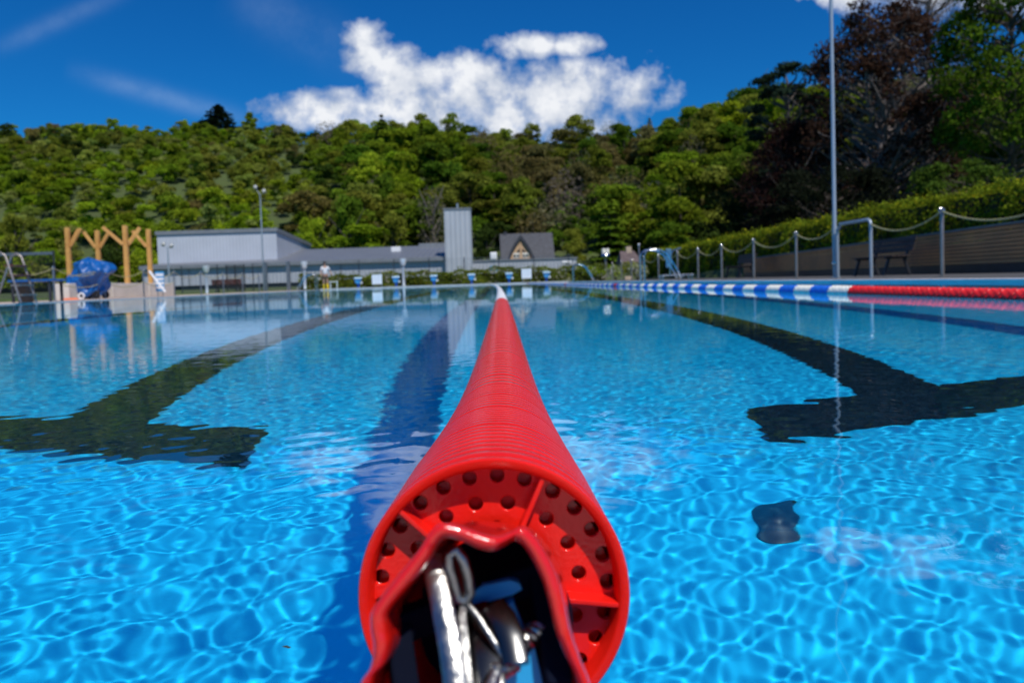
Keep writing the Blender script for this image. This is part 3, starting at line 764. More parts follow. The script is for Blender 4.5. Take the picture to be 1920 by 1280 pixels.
# ------------------------------------------------------------------ fence at the far side
t = thing('mesh_fence', (0, 57, 0), 'dark wire mesh fence between hedge and grey buildings', 'fence')
FY = 57.
mbw = MB(); posts = []
fx0, fx1 = at(540, 500, FY).x, at(1075, 500, FY).x
k = 0; x = at(340, 500, FY).x; fz = .1
while x < fx1:
    MB().box(x - .035, x + .035, -.035, .035, fz, 2.12, bev=.005).build('post', M['dark'], t); x += 2.62
xx = at(340, 500, FY).x
while xx < fx1: mbw.box(xx - .004, xx + .004, -.045, -.037, fz+.05, 2.05); xx += .11
for z in np.arange(.2, 2.06, .2): mbw.box(at(340, 500, FY).x, fx1, -.053, -.046, z - .006, z + .006)
mbw.build('wire_mesh', M['postgrey'], t)
t = thing('mesh_gate', (at(442, 520, 56).x, 56, .1), 'dark mesh gate cage left of the floodlight mast', 'gate')
for x in (-.65, -.02, .62): MB().box(x-.04, x+.04, -.04, .04, 0, 1.95, bev=.005).build('post', M['dark'], t)
mb = MB()
for i in range(22): mb.box(-.62 + i*.058, -.605 + i*.058, -.06, -.045, .1, 1.88)
mb.box(-.65, .64, -.07, -.062, .1, .15); mb.box(-.65, .64, -.07, -.062, 1.83, 1.88)
mb.build('bars', M['dark'], t)
for px, lab in ((498, 'left dark gate pillar standing under the floodlight mast'), (541, 'right dark gate pillar left of the person')):
    p = at(px, 520, 55.5); o = MB().box(-.12, .12, -.12, .12, 0, 2.1, bev=.01).build('gate_pillar', M['postgrey'], None); o.location = (p.x, 55.5, .05); tag(o, lab, 'pillar', 'dark gate pillars')

# ------------------------------------------------------------------ buildings
def pz(px, py, Y): p = at(px, py, Y); return (p.x, p.z)
# big hall
Yh = 70.
t = thing('sports_hall', (0, 0, 0), 'large pale grey metal clad hall with a sloping right end', 'building')
A, B, C, E_ = pz(291, 441, Yh), pz(518, 434, Yh), pz(582, 461, Yh+13), pz(297, 500, Yh)
def hexa(mb, x0, x1, y0, y1, z0, za, zb, zc, zd, thick=None):
    b0 = [za-thick, zb-thick, zc-thick, zd-thick] if thick else [z0]*4
    return mb.add([(x0,y0,b0[0]),(x1,y0,b0[1]),(x1,y1,b0[2]),(x0,y1,b0[3]),(x0,y0,za),(x1,y0,zb),(x1,y1,zc),(x0,y1,zd)], [(0,3,2,1),(4,5,6,7),(0,1,5,4),(1,2,6,5),(2,3,7,6),(3,0,4,7)])
mb = MB(); hexa(mb, E_[0], B[0], Yh, Yh+13, .3, A[1], B[1], C[1], C[1]); mb.build('wall', M['metalwall2'], t)
mb = MB(); hexa(mb, E_[0]-.12, B[0]+.12, Yh-.12, Yh+13.1, 0, A[1]+.33, B[1]+.33, C[1]+.25, C[1]+.25, .325); mb.build('roof', M['trim'], t)
# low building
Yl = 66.
t = thing('low_building', (0, 0, 0), 'long low grey clad building running along the fence', 'building')
xl, xr = pz(268, 500, Yl)[0], pz(836, 500, Yl)[0]
zl = at(400, 498, Yl).z; zl2 = at(800, 481, Yl).z; zt_ = (zl + zl2) / 2
mb = MB(); mb.box(xl, xr, Yl, Yl + 14, .7, zt_); mb.build('wall', M['metalwall'], t)
mb = MB(); mb.box(xl + .3, xr, Yl + .25, Yl + 13, .0, .69); mb.build('plinth', M['dark'], t)
mb = MB(); zr = at(720, 463, Yl+13).z
mb.add([(xl-.2, Yl-.3, zt_+.02), (xr-.03, Yl-.3, zt_+.02), (xr-.03, Yl+13, zr), (at(545, 470, Yl+13).x, Yl+13, zr), (xl-.2, Yl+3.5, zt_+.3),
        (xl-.2, Yl-.3, zt_-.3), (xr-.03, Yl-.3, zt_-.3)], [(0, 1, 2, 3, 4), (5, 6, 1, 0)])
mb.build('roof', M['roof'], t)
mb = MB(); mb.box(xl-.2, xr-.03, Yl-.34, Yl-.302, zt_-.28, zt_+.03); mb.build('fascia', M['trim'], t)
p = at(743, 465, Yl+8); MB().box(p.x-.45, p.x+.45, Yl+7.5, Yl+8.5, p.z-.9, p.z+.1, bev=.04).build('roof_vent', M['white'], t)
p = at(815, 461, Yl+11); MB().box(p.x-1.6, p.x+1.5, Yl+11, Yl+12, p.z-.9, p.z+.28, bev=.02).build('roof_box', M['trim'], t)
for i, px in enumerate((355, 640)):
    p = at(px, 520, Yl); MB().box(p.x-.05, p.x+.05, Yl-.06, Yl-.004, .7, zt_-.3).build('downpipe', M['trim'], t)
# tower
t = thing('chimney_tower', (0, 0, 0), 'tall square grey clad tower rising above the low building', 'tower')
xa, xb = at(834, 450, Yl-.8).x, at(884, 450, Yl-.8).x; zt2 = at(858, 393, Yl-.8).z
MB().box(xa, xb, Yl-.8, Yl+2.2, .05, zt2).build('wall', M['towerwall'], t)
mb = MB(); mb.box(xa-.06, xb+.06, Yl-.86, Yl+2.26, zt2+.003, zt2+.14); mb.build('cap', M['trim'], t)
mb = MB(); mb.tube([((xa+xb)/2, Yl, zt2+.1), ((xa+xb)/2, Yl, zt2+.6)], .09, 10); mb.build('flue', M['galv'], t)
# low wing right
t = thing('low_wing', (0, 0, 0), 'low grey clad wing right of the tower in front of the chalet', 'building')
xc_ = at(1081, 490, Yl+1).x; zw = at(980, 488, Yl+1).z
MB().box(xb+.01, xc_, Yl+1, Yl+6, .1, zw).build('wall', M['metalwall'], t)
MB().box(xb+.07, xc_+.08, Yl+.92, Yl+6.1, zw+.003, zw+.14).build('roof', M['trim'], t)
# chalet
Yc = 96.
t = thing('chalet_house', (0, 0, 0), 'dark slate roofed chalet with a pointed timber gable window', 'house')
x0, x1 = at(938, 450, Yc).x, at(1040, 450, Yc).x; zr = at(990, 434, Yc).z; ze = at(990, 492, Yc).z
zg0 = gz(0, Yc)
MB().box(x0+.4, x1-.4, Yc+1.3, Yc+6.5, zg0-1, ze).build('wall', M['render'], t)
mb = MB(); e2 = ze - .3
mb.add([(x0, Yc-.6, e2), (x1, Yc-.6, e2), (x1, Yc+3.5, zr), (x0, Yc+3.5, zr), (x0, Yc+7.6, e2), (x1, Yc+7.6, e2),
        (x0, Yc-.6, e2-.15), (x1, Yc-.6, e2-.15), (x1, Yc+3.5, zr-.2), (x0, Yc+3.5, zr-.2), (x0, Yc+7.6, e2-.15), (x1, Yc+7.6, e2-.15)],
       [(0,1,2,3), (3,2,5,4), (6,9,8,7), (9,10,11,8), (0,3,9,6), (3,4,10,9), (1,7,8,2), (2,8,11,5), (0,6,7,1), (4,5,11,10)])
mb.build('roof', M['slate'], t)
gxc = at(976, 450, Yc-1).x; gw = 1.62; gtop = at(976, 452, Yc-1).z; gb = ze - 1.2
def arch(s, y0, y1, dz=0):
    pts = [(-1.0, 0), (-.93, .34), (-.62, .66), (-.30, .88), (0, 1.04), (.30, .88), (.62, .66), (.93, .34), (1.0, 0)]
    return [(gxc + a*gw*s, gb + dz + b*(gtop-gb)*s) for a, b in pts]
mb = MB(); mb.prism(arch(1.0, 0, 0), Yc-1.0, Yc+2.4); mb.build('gable_front', M['cladwood'], t)
mb = MB(); pi_, po_ = arch(1.02, 0, 0), arch(1.16, 0, 0)
for i in range(8):
    a, b_, c_, d_ = pi_[i], pi_[i+1], po_[i+1], po_[i]
    mb.prism([a, b_, c_, d_], Yc-1.25, Yc+2.5)
mb.build('gable_roof', M['slate'], t)
for sx in (-1, 1):
    wz = gb + (gtop-gb)*.46
    w = MB().box(gxc+sx*.56-.38, gxc+sx*.56+.38, Yc-1.04, Yc-1.003, wz, wz+.62).build('window', M['cream'], t)
    for dx in (-.19, .19):
        MB().box(gxc+sx*.56+dx-.13, gxc+sx*.56+dx+.13, Yc-1.06, Yc-1.042, wz+.1, wz+.42).build('pane', M['glass'], w)
    tri = [(gxc+sx*.16, wz+.72), (gxc+sx*.62, wz+.72), (gxc+sx*.16, wz+1.15)]
    mb = MB(); mb.prism(tri if sx > 0 else tri[::-1], Yc-1.04, Yc-1.003); mb.build('window', M['glass'], t)
MB().box(gxc-.09, gxc+.09, Yc-1.08, Yc-1.003, gb+.3, gtop-.1).build('post', M['cladwood'], t)
MB().box(gxc-1.45, gxc+1.45, Yc-1.45, Yc-1.1, gb+.95, gb+1.3).build('balcony', mat('balcony_wood', (.66, .46, .27), .7), t)
for sx in (-.8, .8): MB().box(gxc+sx-.35, gxc+sx+.35, Yc-1.05, Yc-1.004, gb+.1, gb+.8).build('window', M['glass'], t)
p = at(947, 431, Yc+3.5); MB().box(p.x-.2, p.x+.2, Yc+3.3, Yc+3.7, zr-.3, zr+.25).build('chimney', M['slate'], t)
# brown roofs
def small_house(px0, px1, ptop, peave, Y, label, name='brown_roof_house', dep=5.):
    t = thing(name, (0, 0, 0), label, 'house')
    a, b_ = at(px0, 450, Y).x, at(px1, 450, Y).x; z1 = at((px0+px1)/2, ptop, Y+dep*.5).z; z0 = at((px0+px1)/2, peave, Y).z
    MB().box(a+.25, b_-.25, Y+.4, Y+dep-.4, gz((a+b_)/2, Y)-1.5, z0+.1).build('wall', M['render'], t)
    mb = MB(); mb.add([(a, Y, z0), (b_, Y, z0), (b_-.5, Y+dep/2, z1), (a+.2, Y+dep/2, z1), (a, Y+dep, z0), (b_, Y+dep, z0), (a, Y, z0-.12), (b_, Y, z0-.12), (a, Y+dep, z0-.12), (b_, Y+dep, z0-.12)],
                      [(0,1,2,3), (3,2,5,4), (0,3,4), (1,5,2), (0,6,7,1), (4,5,9,8), (0,4,8,6), (1,7,9,5), (6,8,9,7)])
    mb.build('roof', M['brownroof'], t)
    p = at((px0+px1)/2, 450, Y+dep/2); MB().box((a+b_)/2-.25, (a+b_)/2+.25, Y+dep/2-.25, Y+dep/2+.25, z1-.4, z1+.4).build('chimney', M['render'], t)
    MB().box((a+b_)/2-.5, (a+b_)/2+.5, Y+.37, Y+.398, z0-1.2, z0-.4).build('window', M['glass'], t)
small_house(1253, 1312, 419, 453, 90, 'brown tiled house half hidden by trees above the hedge end')
small_house(1163, 1204, 470, 492, 70, 'small brown roofed shed behind the steel ventilation cowls', 'garden_shed', 3.)
# objects on the far side
p = at(1136, 500, 60)
t = thing('ventilation_cowl', (p.x, 60, .1), 'shiny steel ventilation cowl with two drums behind the low hedge', 'cowl')
zc = at(1136, 466, 60).z - .1
MB().lathe([(.10, 0), (.10, zc-.75)], 14).build('pipe', M['dsteel'], t)
MB().lathe([(.001, zc-.62), (.36, zc-.60), (.30, zc-.42), (.20, zc-.36)], 20).build('skirt', M['steel'], t)
for x in (-.15, .15): MB().lathe([(.001, zc-.5), (.15, zc-.5), (.16, zc-.05), (.15, zc), (.001, zc+.01)], 16, mtx=Matrix.Translation((x, 0, 0))).build('drum', M['cream'], t)
p = at(926, 500, 61)
t = thing('white_speaker_box', (p.x, 61, .1), 'white rounded box on a pole in front of the grey wing', 'loudspeaker')
zc = at(926, 473, 61).z - .1
MB().lathe([(.04, 0), (.04, zc-.6)], 10).build('pole', M['galv'], t)
MB().box(-.28, .28, -.2, .2, zc-.62, zc, bev=.10).build('case', M['white'], t)
MB().box(-.3, .3, -.12, .1, zc-1.5, zc-1.1, bev=.02).build('blue_box', M['lblue'], t)
p = at(1062, 500, 61)
t = thing('white_lamp_head', (p.x, 61, .1), 'low white lamp on a bracket at the right end of grey wing', 'lamp')
zc = at(1062, 489, 61).z - .1
MB().box(-.38, .38, -.15, .15, zc-.2, zc, bev=.05).build('head', M['white'], t)
MB().lathe([(.04, 0), (.05, zc-.3), (.15, zc-.2)], 12).build('pole', M['galv'], t)
p = at(1178, 524, 47)
o = MB().box(-.24, .24, -.2, .2, 0, .24, bev=.02).build('cream_box', M['render'], None); o.location = (p.x, 47, DECKZ); tag(o, 'small cream box on deck near the end of the low hedge', 'box')
# flowering shrubs at right end of the far deck
def shrub(px, Y, h, w, c, label, name='flowering_shrub', blossom=.3, seed=1, n=700, size=.1):
    r = np.random.default_rng(seed); p = at(px, 520, Y)
    t = thing(name, (p.x, Y, DECKZ-.05), label, 'shrub', 'shrubs on the far right of the deck')
    lb = np.array([(r.uniform(-w, w)*.5, r.uniform(-w, w)*.5, h*r.uniform(.25, .8), .28*w+.1) for _ in range(9)])
    P, Nn, l = lobes_leaves(lb, n // 9, size, r); qd = leafquads(P, Nn, r.uniform(.6, 1.4, len(P))*size, r)
    cc = np.array(c)[None]*r.uniform(.6, 1.4, len(P))[:, None]; cc[r.random(len(P)) < blossom] = (.6, .58, .5)
    npmesh('foliage', qd.reshape(-1, 3), np.arange(len(qd)*4).reshape(-1, 4), M['leaf'], t, np.clip(cc, 0, 1))
    mb = MB(); [mb.tube([(0, 0, 0), (x*.5, y*.5, z*.5), (x, y, z)], .012, 5) for x, y, z, _ in lb]; mb.build('stems', M['bark'], t)
shrub(1115, 50, 1.0, .9, PAL['mid'], 'green shrub beside the small far ladder', seed=1, blossom=.1)
shrub(1155, 46, 1.0, .8, PAL['mid'], 'white flowering shrub left of the cream box', seed=2, blossom=.35)
shrub(1195, 44, 1.05, .7, PAL['pale'], 'white blossoming shrub right of the cream box', seed=3, blossom=.4)
shrub(1178, 49, 1.2, .9, PAL['olive'], 'green shrub directly behind the cream box', seed=4, blossom=.05)

# ------------------------------------------------------------------ left side objects
def timber(px, top, Y, arms, label):
    b = at(px, 530, Y); z0 = 0.; p = at(px, top, Y); H = p.z
    t = thing('timber_post', (p.x, Y, z0), label, 'timber post', 'timber posts of the unfinished pergola')
    MB().box(-.08, .08, -.08, .08, 0, H, bev=.012).build('post', M['wood'], t)
    for dx, dy, s in arms:
        mb = MB(); mb.beam((dx*.09, dy*.09, H-.74), (dx*s, dy*s, H-.06), .09, .13, bev=.008)
        mb.build('brace', M['wood'], t)
timber(126, 427, 31.0, [(1, 0, .52), (.35, 1, .5)], 'leftmost timber post with braces to the right')
timber(182, 432, 33.4, [(1, 0, .52), (-1, -.4, .48)], 'timber post rising behind the blue tarpaulin with two braces')
timber(234, 423, 30.6, [(-1, -.5, .70), (.6, 1, .55)], 'tall timber post with a long pale brace to the left')
timber(278, 430, 32.8, [(-1, -.35, .58)], 'rightmost timber post beside the grey hall')
for i, (a, b_) in enumerate(((26.0, 28.9), (28.96, 32.0), (32.06, 34.6))):
    o = MB().box(-.22, .25, 0, b_ - a, 0, .56, bev=.02).build('concrete_block', M['concrete'], None); o.location = (-14.5, a, DECKZ)
    tag(o, ['pale concrete block partly behind the blue tarpaulin', 'pale concrete block right of the blue tarpaulin', 'farthest pale concrete block under the right timber post'][i], 'concrete block', 'concrete blocks along the left deck')
# blue tarpaulin bundle
t = thing('covered_cart', (-13.95, 26.9, DECKZ), 'blue tarpaulin wrapped round a small cart on the left deck', 'cart')
nu, nv = 72, 44; vs = []
for j in range(nv + 1):
    v = j / nv
    for i in range(nu):
        a = 2*PI*i/nu
        rad = np.interp(v, [0, .08, .35, .62, .90, 1], [.42, .50, .58, .62, .52, .02])
        cr = noise.noise(Vector((math.cos(a)*1.3, math.sin(a)*1.3, v*2.2))) * .50 + noise.noise(Vector((math.cos(a)*3.2, math.sin(a)*3.2, v*5 + 4))) * .26
        fold = .05*math.sin(a*9 + v*4) * (1 - v*.4)
        rr = rad * (1 + cr + fold); z = .14 + v*1.26 + (.14*noise.noise(Vector((math.cos(a)*2, math.sin(a)*2, 8))) if v > .6 else 0) + (.06*math.sin(a*5) if v < .05 else 0)
        vs.append((rr*math.cos(a)*1.0, rr*math.sin(a)*.8, z))
fs = [(j*nu+i, j*nu+(i+1) % nu, (j+1)*nu+(i+1) % nu, (j+1)*nu+i) for j in range(nv) for i in range(nu)]
o = MB().add(vs, fs, True).build('tarpaulin', M['tarp'], t)
MB().box(-.35, .35, -.3, .3, .18, .30, bev=.02).build('cart_frame', M['dark'], t)
for x, y_ in ((-.3, -.32), (.3, -.32), (-.3, .32), (.3, .32)):
    MB().lathe([(.03, -.03), (.13, -.03), (.14, 0), (.13, .03), (.03, .03)], 18, axis='Y', mtx=Matrix.Translation((x, y_, .14))).build('wheel', M['black'], t)
mb = MB(); mb.tube([(.62*math.cos(a), -.62*.9*math.sin(a)-.06, .86 + .06*math.sin(2*a)) for a in np.linspace(-.3, PI+.3, 20)], .013, 6); mb.build('cord', M['rope'], t)
o = MB().lathe([(.07, -.02), (.11, -.02), (.12, 0), (.11, .02), (.07, .02), (.06, 0), (.07, -.02)], 28, axis='Y').build('rescue_ring', M['white'], None)
o.location = (-13.95, 26.2, DECKZ+.12); tag(o, 'white ring leaning at the cart foot', 'ring')
o = MB().add([(-.45, 0, 0), (.45, 0, 0), (.45, .3, 0), (-.45, .3, 0), (-.3, .05, .09), (.35, .05, .11), (.3, .25, .1), (-.3, .25, .08)],
             [(0,3,2,1), (4,5,6,7), (0,1,5,4), (1,2,6,5), (2,3,7,6), (3,0,4,7)]).build('orange_mat', M['orange'], None)
o.location = (-14.2, 25.9, DECKZ+.002); o.scale = (.6, .6, .6); tag(o, 'small orange mat on the deck left of the cart', 'mat')
# a-frame steps at left edge
t = thing('step_ladder', (at(20, 560, 18.2).x, 18.2, DECKZ), 'steel a frame steps with brown treads at the left edge', 'steps')
for y_ in (-.3, .3):
    mb = MB(); mb.tube([(-.55, y_, 0), (-.12, y_, 1.12), (0, y_, 1.2), (.12, y_, 1.12), (.42, y_, 0)], .024, 10); mb.build('side_rail', M['dsteel'], t)
for k in range(4):
    f = .18 + k*.23; xx = .42 - .3*f/1.12 - .02
    MB().box(xx-.1, xx+.1, -.29, .29, f, f+.035, bev=.005).build('tread', M['redbench'] if k > 1 else M['dsteel'], t)
mb = MB(); mb.tube([(-.4, .3, .5), (-1.6, .3, .52)], .02, 8); mb.tube([(-.05, -.3, 1.15), (-.9, -.3, 1.45)], .02, 8); mb.build('handrail', M['steel'], t)
t = thing('rubbish_bin', (at(38, 560, 19.6).x+.02, 19.8, DECKZ), 'black bin standing beside the steel steps', 'bin')
MB().lathe([(.001, 0), (.17, .002), (.20, .45), (.21, .46)], 20).build('body', M['black'], t)
MB().lathe([(.22, .462), (.22, .50), (.18, .53), (.001, .54)], 20).build('lid', M['black'], t)
t = thing('table', (at(80, 530, 21.5).x, 21.5, DECKZ), 'dark table with a blue top left of the blue tarpaulin', 'table')
MB().box(-.75, .45, -.35, .35, .56, .62, bev=.01).build('tabletop', M['tarp'], t)
for x in (-.65, .35):
    for y_ in (-.28, .28): MB().box(x-.03, x+.03, y_-.03, y_+.03, 0, .56).build('leg', M['dark'], t)
t = thing('net_fence', (0, 23.5, 0), 'dark net fence panel with a blue top band at the left', 'fence')
xa, xb = at(-60, 500, 27).x, at(100, 500, 27).x
mb = MB()
for x in np.arange(xa, xb, .07): mb.box(x-.003, x+.003, 3.497, 3.503, .1, 1.62)
for z in np.arange(.1, 1.62, .07): mb.box(xa, xb, 3.504, 3.510, z-.003, z+.003)
mb.build('net', M['dark'], t)
MB().box(xa, xb, 3.48, 3.495, 1.62, 1.72).build('top_band', M['postgrey'], t)
for x in (xa, (xa+xb)/2, xb): MB().lathe([(.03, 0), (.03, 1.75)], 10, mtx=Matrix.Translation((x, 3.55, 0)), caps=True).build('post', M['dark'], t)
# striped board with white bar
t = thing('striped_board', (at(300, 540, 29.2).x, 29.2, DECKZ), 'blue and white striped board leaning with a white bar', 'board')
mb = MB(); mb.box(-.16, .16, 0, .03, .2, .95, bev=.005); mb.build('panel', M['lblue'], t)
mb = MB()
for z in (.3, .46, .62, .78): mb.box(-.15, .15, -.006, -.002, z, z+.09)
mb.build('stripes', M['white'], t)
MB().beam((-.32, -.12, .98), (.32, -.3, .16), .09, .05, bev=.01).build('white_bar', M['white'], t)
for x in (-.1, .1): MB().lathe([(.02, 0), (.02, .2)], 8, mtx=Matrix.Translation((x, .02, 0)), caps=True).build('leg', M['steel'], t)
o = bench((at(428, 530, 50).x, 50, .0), 'dark red bench on grass in front of the low building', None, M['redbench'], -PI/2); o.name = 'red_bench'
strip('grass_strip', -60, XL-4.4, 47.5, 56, -.1, .03, mat('mown_grass', (.09, .15, .02), .9, 0, .3, 1.5))

# ------------------------------------------------------------------ person
def skinmesh(name, verts, edges, rad, m, parent, lvl=2):
    me = bpy.data.meshes.new(name); me.from_pydata(verts, edges, []); o = bpy.data.objects.new(name, me); col.objects.link(o)
    sk = o.modifiers.new('s', 'SKIN'); sb = o.modifiers.new('u', 'SUBSURF'); sb.levels = sb.render_levels = lvl
    for i, r in enumerate(rad): me.skin_vertices[0].data[i].radius = r if hasattr(r, '__len__') else (r, r)
    me.skin_vertices[0].data[0].use_root = True
    dg = bpy.context.evaluated_depsgraph_get(); dg.update(); ev = bpy.data.meshes.new_from_object(o.evaluated_get(dg))
    o.modifiers.clear(); o.data = ev; ev.materials.clear(); ev.materials.append(m)
    ev.polygons.foreach_set('use_smooth', [True]*len(ev.polygons)); o.parent = parent; return o
t = thing('person', (at(611, 545, 48.4).x, 48.4, DECKZ), 'person in a pale shirt and yellow boots walking by the far pool corner', 'person', rz=.3)
v = [(0,0,.95),(0,0,1.15),(0,.01,1.38),(0,.01,1.50),(0,-.01,1.63),(0,-.01,1.70),
     (-.18,0,1.42),(-.27,-.04,1.15),(-.27,-.14,.93),(-.27,-.18,.86),(.18,0,1.42),(.30,.03,1.18),(.38,-.05,.98),(.39,-.10,.92),
     (-.10,0,.90),(-.11,-.03,.50),(-.11,.06,.08),(-.11,-.08,.04),(.10,0,.90),(.11,-.06,.50),(.12,-.12,.08),(.12,-.26,.04)]
e = [(0,1),(1,2),(2,3),(3,4),(4,5),(2,6),(6,7),(7,8),(8,9),(2,10),(10,11),(11,12),(12,13),(0,14),(14,15),(15,16),(16,17),(0,18),(18,19),(19,20),(20,21)]
rd = [(.15,.10),(.13,.09),(.15,.09),.055,(.075,.09),(.06,.075),.055,.042,.032,.035,.055,.042,.032,.035,.08,.055,.04,.035,.08,.055,.04,.035]
skinmesh('body', v, e, rd, M['skin'], t)
skinmesh('shirt', [(0,0,.93),(0,0,1.15),(0,.01,1.40),(-.19,0,1.42),(-.26,-.03,1.20),(.19,0,1.42),(.29,.03,1.22)], [(0,1),(1,2),(2,3),(3,4),(2,5),(5,6)], [(.18,.13),(.155,.115),(.165,.115),.075,.06,.075,.06], M['shirt'], t)
skinmesh('shorts', [(0,0,.94),(-.10,0,.86),(-.11,-.02,.62),(.10,0,.86),(.11,-.04,.62)], [(0,1),(1,2),(0,3),(3,4)], [(.16,.115),.10,.085,.10,.085], M['shorts'], t)
for s, y1, y2 in ((-.11, .0, .06), (.11, -.07, -.12)):
    skinmesh('boot', [(s,y1,.40),(s,y2,.12),(s,y2-.02,.05),(s,y2-.14,.045)], [(0,1),(1,2),(2,3)], [.075,.06,.055,.045], M['yellow'], t)
mb = MB(); mb.ball((0, .005, 1.69), .10, sz=1.05); mb.build('hair', M['hair'], t)
t = thing('frame_stand', (at(626, 540, 49.5).x, 49.5, DECKZ), 'low cream metal stand beside the person with yellow boots', 'stand')
for x in (-.22, .22): MB().tube([(x, 0, 0), (x, 0, .48)], .03, 8).build('leg', M['cream'], t)
MB().box(-.27, .27, -.06, .06, .48, .53, bev=.01).build('top_rail', M['cream'], t)

# ------------------------------------------------------------------ lane ropes
RAD = .0497
def rope1(y):  # centre line of the near rope
    return Vector((-.050 + .0178*y - .000335*y*y, y, .004 + .047*math.exp(-((max(y, .27) - .27)/.40)**1.35)))
def finned(length, fins, seg, R0=RAD, depth=.0062, face=True):
    depth = {9: .0058, 10: .0058, 5: .0066, 3: .0075, 2: .008}.get(fins, .006)
    p = length / fins; prof = [(R0*.45, .002), (R0*.80, .002)]
    for i in range(fins):
        t0 = i*p; d = depth
        g_ = p*.40 if fins >= 5 else .010; e_ = .0007
        prof += [(R0 - .010, t0 + .0003), (R0 - .010, t0 + g_ - .0003), (R0 - e_*2, t0 + g_), (R0 - e_*.5, t0 + g_ + e_*.4), (R0, t0 + g_ + e_*1.6), (R0, t0 + p - e_*1.6), (R0 - e_*.5, t0 + p - e_*.4), (R0 - e_*2, t0 + p)]
    prof += [(R0*.80, length-.002), (R0*.45, length-.002)]
    return MB().lathe(prof, seg, 'Y')
# first (open, perforated) float
LR = thing('lane_rope', rope1(.272), 'red lane rope running from the camera to the far end of the pool', 'lane rope')
def mk(t_): o0 = rope1(.272); return Matrix.Translation(t_ - o0)
def orient(y, L0):
    d = (rope1(y + L0) - rope1(y)); return d.to_track_quat('Y', 'Z')
ML = .11
hero = MB()
prof = [(RAD-.0048, .012), (RAD-.0040, .001), (RAD-.0030, 0), (RAD-.0006, 0), (RAD, .0008), (RAD, .0045), (RAD-.001, .0065), (RAD-.0038, .0082)]
p = .0118; nf = 8
for i in range(nf):
    t0 = .0085 + i*p; g_ = p*.40; e_ = .0007; gd = .0042 if i == 0 else .010
    prof += [(RAD - gd, t0 + .0003), (RAD - gd, t0 + g_ - .0003), (RAD - e_*2, t0 + g_), (RAD - e_*.5, t0 + g_ + e_*.4), (RAD, t0 + g_ + e_*1.6), (RAD, t0 + p - e_*1.6), (RAD - e_*.5, t0 + p - e_*.4), (RAD - e_*2, t0 + p)]
prof += [(RAD*.55, .0095 + nf*p + .0005)]
hero.lathe(prof, 128, 'Y')
h0 = hero.build('float', M['red'], LR)
# perforated plate from a filled 2-D curve
cu = bpy.data.curves.new('plate', 'CURVE'); cu.dimensions = '2D'; cu.fill_mode = 'BOTH'; cu.extrude = .0009; cu.bevel_depth = .00035; cu.bevel_resolution = 1
def circ(r, cx_=0, cy_=0, n=40):
    s = cu.splines.new('POLY'); s.points.add(n - 1); s.use_cyclic_u = True
    for i in range(n): s.points[i].co = (cx_ + r*math.cos(2*PI*i/n), cy_ + r*math.sin(2*PI*i/n), 0, 1)
circ(RAD-.0042, n=96); circ(.0105, n=40)
ribs = [R_(a) for a in (65, 137, 209, 281, 353)]
for k in range(5):
    a0 = ribs[k]; st = R_(72)
    for j in range(5): a = a0 + st*(j + .55)/5.1; circ(.0031, .0428*math.cos(a), .0418*math.sin(a), 22)
    for j in range(3): a = a0 + st*(j + .65)/3.3; circ(.0031, .0322*math.cos(a), .0318*math.sin(a), 22)
    for j in range(2): a = a0 + st*(j + .7)/2.4; circ(.0028, .0222*math.cos(a), .0222*math.sin(a), 20)
co = bpy.data.objects.new('platecurve', cu); col.objects.link(co)
dg = bpy.context.evaluated_depsgraph_get(); dg.update(); pmesh = bpy.data.meshes.new_from_object(co.evaluated_get(dg))
bpy.data.objects.remove(co); pmesh.transform(Matrix.Translation((0, .011, 0)) @ Matrix.Rotation(PI/2, 4, 'X')); pmesh.materials.clear(); pmesh.materials.append(M['red'])
po = bpy.data.objects.new('perforated_plate', pmesh); col.objects.link(po); po.parent = LR
for a in ribs:
    c, s = math.cos(a), math.sin(a); m = Matrix(((c, 0, -s, 0), (0, 1, 0, 0), (s, 0, c, 0), (0, 0, 0, 1)))
    MB().box(.0108, RAD-.0036, .0010, .0100, -.0009, .0009, m, bev=.0004).build('rib', M['red'], LR)
MB().lathe([(.0108, .0118), (.0108, -.003), (.0095, -.004), (.0085, -.003), (.0085, .03)], 40, 'Y').build('hub', M['red'], LR)
MB().lathe([(.0080, .0158), (RAD-.006, .0158), (RAD-.006, .012)], 48, 'Y').build('inner_wall', M['red'], LR)
for ch_ in list(LR.children):
    d_ = rope1(.36) - rope1(.272); ch_.rotation_mode = 'QUATERNION'; ch_.rotation_quaternion = d_.to_track_quat('Y', 'Z')
# following floats
def cols_at(y):
    if y < 5.2: return 'red'
    if y > 49.4: return 'red'
    return None
protos = {}
def fl(kind, seg, L0, fins):
    k = (kind, seg)
    if k not in protos: protos[k] = finned(L0 - .0025, fins, seg)
    return protos[k]
meshes = {}
def float_part(root, curve, y, L0, kind, seg, fins, org, name='float', R0=RAD, twist=False):
    k = (kind, seg, L0, twist, fins)
    if k not in meshes:
        if twist:
            prof = []
            for i in range(fins):
                t0 = i * L0 / fins; pp = L0 / fins
                prof += [(R0*.80, t0+.001), (R0*.97, t0+pp*.25), (R0, t0+pp*.5), (R0*.97, t0+pp*.75), (R0*.80, t0+pp-.001)]
            mb = MB().lathe([(R0*.5, .0005)] + prof + [(R0*.5, L0-.0005)], seg, 'Y', wave=lambda a, i: 1 + .05*math.cos(9*a + i*.55))
        else: mb = finned(L0 - .0025, fins, seg, R0)
        o = mb.build(name, M[kind], root); meshes[k] = o
    else:
        o = meshes[k].copy(); col.objects.link(o); o.parent = root
    p_ = curve(y); o.location = p_ - org
    d = curve(y + L0) - p_; o.rotation_mode = 'QUATERNION'; o.rotation_quaternion = d.to_track_quat('Y', 'Z')
    return o
y = .272 + .0095 + nf*p + .005; cnt = 0; org = rope1(.272)
